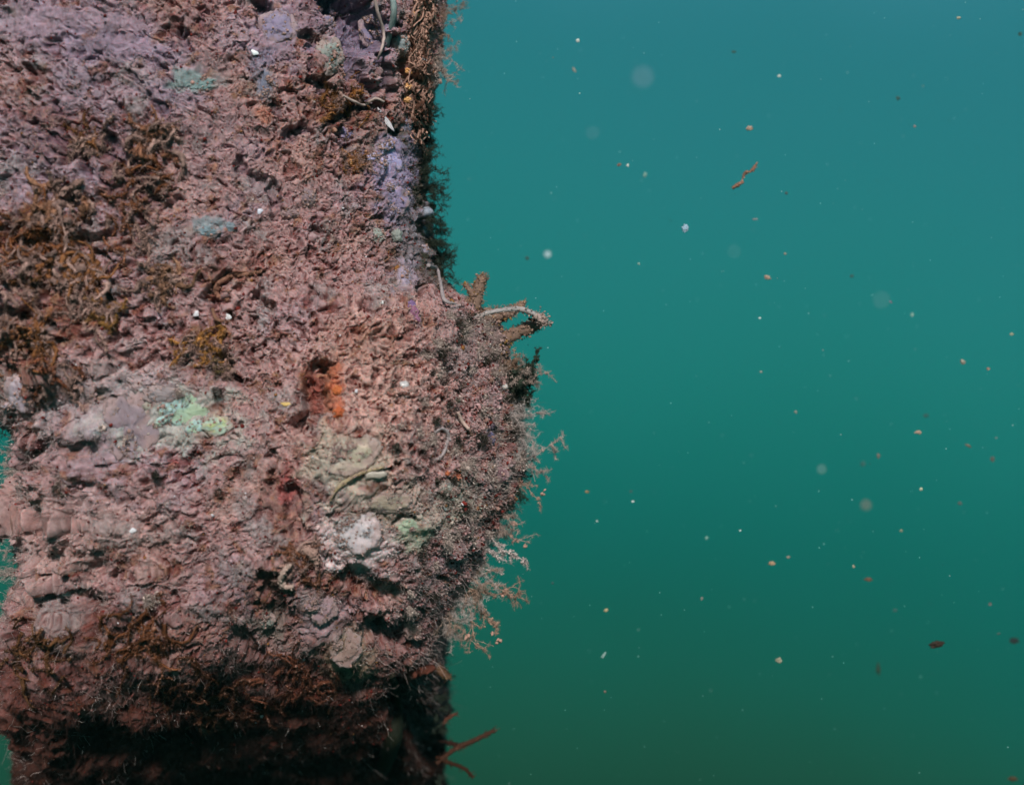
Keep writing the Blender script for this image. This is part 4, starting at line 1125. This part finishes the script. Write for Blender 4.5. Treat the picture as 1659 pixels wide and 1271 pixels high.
T_ = (.42, .31, .24); W_ = (.80, .80, .76); K_ = (.02, .035, .035); Rd = (.30, .09, .06); Bl = (.35, .50, .62); Gn = (.30, .48, .42)
FL = [
 (936, 66, 7, 7, W_, 'round cream flake at the top nearest the piling', .02, 0),
 (1262, 123, 7, 6, W_, 'round cream flake in the upper middle of the water', .02, 0),
 (1214, 208, 15, 9, T_, 'squarish tan flake right above the long broken string', .02, .1),
 (1003, 267, 9, 6, Rd, 'reddish flake left of the small white one', .02, .3),
 (1017, 268, 5, 6, W_, 'small white flake right beside the reddish one', .02, .2),
 (1045, 283, 7, 10, Gn, 'faint greenish flake below the small white one', .10, -.3),
 (1110, 370, 9, 11, Bl, 'pale blue soft flake in the middle of the water', -.09, -.3),
 (1035, 427, 6, 5, Gn, 'faint pale flake below the pale blue soft one', -.04, 0),
 (1272, 411, 6, 5, T_, 'tiny tan flake above the larger tan one', .02, 0),
 (1243, 449, 14, 8, T_, 'elongated tan flake in the centre right of the water', .02, -.4),
 (1380, 447, 8, 6, K_, 'dark flake with a fine tail at centre right', .10, 0),
 (1443, 489, 8, 4, (.25, .15, .25), 'purplish sliver at centre right', .02, -.6),
 (1478, 510, 7, 8, Gn, 'faint green flake right of the purplish sliver', .08, .4),
 (1639, 541, 9, 6, (.45, .42, .28), 'yellowish flake at the right edge of the picture', .02, 0),
 (1560, 586, 12, 9, T_, 'triangular tan flake at the right', .02, -.6),
 (1601, 597, 7, 5, (.5, .22, .15), 'small reddish tan flake right of the triangular one', .02, 0),
 (1289, 667, 6, 6, (.36, .28, .24), 'dull tan flake at mid height', .05, 0),
 (1488, 700, 13, 7, T_, 'tan flake with a dark end at right', .02, 0),
 (1500, 673, 10, 7, K_, 'soft dark flake above the tan one with a dark end', .16, 0),
 (1608, 743, 8, 11, (.12, .05, .04), 'dark reddish flake near the right edge', .10, .2),
 (1569, 722, 14, 4, (.20, .14, .10), 'thin brownish sliver near the right edge', .06, -.5),
 (1423, 738, 6, 9, (.20, .09, .07), 'small dull red flake above the soft pinkish disc', .09, 0),
 (1398, 751, 10, 8, K_, 'soft dark flake left of the small dull red one', .22, 0),
 (1492, 792, 7, 6, (.75, .68, .45), 'bright cream flake at right', .02, .5),
 (1460, 859, 7, 5, (.40, .33, .20), 'small olive tan flake at right', .04, 0),
 (1555, 815, 8, 7, (.10, .05, .05), 'dark dull flake at far right', .10, 0),
 (1383, 917, 6, 5, (.6, .42, .28), 'small bright tan flake low right', .02, 0),
 (1250, 912, 13, 8, (.40, .28, .18), 'oblong brown flake lower centre right', .03, 0),
 (1277, 902, 7, 5, (.40, .24, .18), 'small brown flake right of the oblong one', .04, 0),
 (1407, 938, 18, 6, (.16, .09, .06), 'long dim red brown flake low right', .08, 0),
 (951, 796, 9, 5, (.32, .15, .04), 'flat orange brown flake right of the hydroid fringe', .02, 0),
 (1025, 812, 6, 4, (.85, .88, .86), 'bright white flake right of the hydroid fringe', .02, 0),
 (1022, 796, 6, 5, K_, 'small dark flake above the bright white one', .08, 0),
 (967, 844, 4, 4, (.8, .85, .8), 'tiny white flake below the fringe of hydroids', .02, 0),
 (1199, 859, 4, 4, (.85, .88, .86), 'tiny bright white flake in the lower middle', .02, 0),
 (1145, 871, 6, 6, Gn, 'faint grey green dot in the lower middle', .10, 0),
 (982, 988, 10, 6, (.62, .42, .2), 'yellowish tan flake low and near the piling', .02, .4),
 (895, 944, 5, 6, (.01, .015, .015), 'tiny black flake close to the piling', .02, .5),
 (1137, 969, 5, 6, (.36, .25, .22), 'small pinkish flake in the lower middle', .03, 0),
 (978, 1061, 6, 12, (.35, .48, .45), 'thin pale green thread flake low near the piling', .03, -.6),
 (980, 1120, 5, 5, (.28, .08, .05), 'tiny red flake low near the piling', .03, 0),
 (1518, 1043, 30, 13, (.035, .022, .015), 'largest dark brown flake in the lower right', .02, .12),
 (1262, 1069, 12, 10, (.42, .30, .20), 'tan flake with a small horn in the lower middle', .02, -.3),
 (1643, 1037, 16, 12, K_, 'soft dark blot at the lower right edge', .14, 0),
 (1618, 1026, 7, 5, (.05, .06, .05), 'small dark flake left of the soft dark blot', .05, 0),
 (1604, 978, 7, 6, (.14, .05, .05), 'dark red dot at lower right', .05, 0),
 (1450, 988, 9, 6, K_, 'faint dark dot above left of the largest dark flake', .12, 0),
 (1423, 1083, 8, 22, (.03, .06, .04), 'faint upright dark smear left of the largest dark flake', .20, 0),
 (1274, 313, 6, 6, (.06, .03, .04), 'small dark red dot below right of the broken string', .03, 0),
 (1482, 205, 6, 5, (.34, .18, .18), 'small reddish dot in the upper right', .03, 0),
 (1455, 159, 8, 8, K_, 'soft dark dot in the upper right', .08, 0),
 (1189, 84, 10, 5, K_, 'dark winged fleck at the top', .07, 0),
 (930, 113, 6, 12, (.30, .26, .24), 'faint pinkish sliver at the top near the piling', .05, .5),
 (854, 418, 8, 7, K_, 'soft dark dot right of the sea squirts', .10, 0),
 (1553, 29, 8, 6, (.6, .5, .36), 'cream flake at the top right', .02, 0),
 (1223, 355, 10, 4, (.30, .24, .27), 'pinkish sliver below the broken string', .04, 0),
 (1653, 55, 8, 8, K_, 'dark speck in the top right corner', .05, 0),
 (1233, 602, 5, 4, (.55, .42, .36), 'tiny pinkish speck right of centre', .02, 0),
 (1231, 515, 5, 4, (.75, .82, .8), 'tiny white speck right of centre', .02, 0),
 (1614, 709, 6, 4, (.14, .2, .2), 'tiny grey speck near the right edge', .04, 0),
 (1641, 1261, 18, 10, (.06, .05, .025), 'brown smear in the bottom right corner', .10, 0),
]
for f_ in FL:
    flake(f_[0], f_[1], f_[2], f_[3], f_[4], f_[5], Y=f_[6], rot=f_[7])
# close to the lens: out-of-focus discs
for (x, y, s_, Y, c, l) in [(1041, 125, 13, -.44, (.40, .46, .62), 'big soft pale blue disc of a flake near the lens'),
                            (887, 412, 9, -.25, (.60, .72, .80), 'small soft pale blue disc right of the upper piling'),
                            (1428, 486, 8, -.40, (.34, .48, .55), 'faint soft blue disc at centre right'),
                            (1331, 760, 7, -.30, (.35, .46, .46), 'faint soft grey disc at right below the middle'),
                            (1403, 818, 10, -.32, (.36, .26, .22), 'soft pinkish disc at right below the grey one'),
                            (1189, 407, 5, -.36, (.30, .42, .46), 'very faint soft disc in the middle of the water'),
                            (960, 215, 6, -.36, (.30, .42, .50), 'very faint soft disc in the upper water near the piling')]:
    flake(x, y, s_, s_, c, l, Y=Y, jag=.1)
# broken string of silt
bs = empty('silt_string', U(1207, 285, .02))
tag(bs, 'broken brown string of three silt pieces drifting upper right of centre', 'flake', 'flakes drifting in the water')
for (pts_, r_) in [([(1187, 304), (1196, 299), (1204, 295)], [3, 4.5, 3]), ([(1203, 296), (1203, 288), (1208, 280), (1212, 278)], [1.2, 1.2, 4, 2.5]), ([(1211, 279), (1218, 276), (1222, 271), (1227, 263)], [1.2, 3.5, 3.5, .8])]:
    m = MB()
    cu = bez([U(x, y, .02) for x, y in pts_], 14)
    rr = np.interp(np.linspace(0, 1, 14), np.linspace(0, 1, len(r_)), r_) * S
    tube(m, cu, rr * .8, (.26, .13, .09), 6, .3)
    ii = rng.integers(0, 14, 40)
    crumbs(m, cu[ii] + rng.normal(0, 1, (40, 3)) * rr[ii][:, None] * .5, .0004 * np.exp(rng.normal(0, .3, 40)), np.array([.42, .24, .17]) * rng.uniform(.5, 1.5, (40, 1)))
    t_ = m.build('piece', M_FLAKE, bs); t_.location = -bs.location
# the silty water between: one closed box of thin even haze
hz = MB()
x0, x1, y0, y1, z0, z1 = -1.3, 1.3, -1.2, 1.6, -1.75, 0.9
hv = [(x, y, z) for x in (x0, x1) for y in (y0, y1) for z in (z0, z1)]
hz.add(hv, [(0, 1, 3, 2), (4, 6, 7, 5), (0, 4, 5, 1), (2, 3, 7, 6), (0, 2, 6, 4), (1, 5, 7, 3)], (1, 1, 1))
hm = bpy.data.materials.new('silty_haze'); hm.use_nodes = True
hm.node_tree.nodes.clear()
h_o = hm.node_tree.nodes.new('ShaderNodeOutputMaterial'); h_v = hm.node_tree.nodes.new('ShaderNodeVolumePrincipled')
h_v.inputs['Color'].default_value = (.40, .78, .80, 1); h_v.inputs['Density'].default_value = 0.013
h_v.inputs['Anisotropy'].default_value = 0.2
hm.node_tree.links.new(h_v.outputs[0], h_o.inputs['Volume'])
o = hz.build('haze', hm, smooth=False)
tag(o, 'thin milky haze of silt hanging in the water', 'haze', kind='stuff')
# uncountable pin-point specks
NSK = 520
sp = np.stack([rng.uniform(720, 1659, NSK), rng.uniform(0, 1271, NSK)], 1)
yy = rng.uniform(-.05, .25, NSK)
m = MB()
pale = rng.random(NSK) < .78
crumbs(m, U(sp[:, 0], sp[:, 1], yy), S * rng.uniform(.5, 1.15, NSK) * np.where(rng.random(NSK) < .1, 1.5, 1), np.where(pale[:, None], np.array([.32, .52, .48]) * rng.uniform(.4, 1.4, (NSK, 1)), np.array([.02, .05, .05])))
o = m.build('fine_specks', M_FLAKE)
tag(o, 'pinpoint specks of plankton and dust hanging in the water', 'specks', kind='stuff')
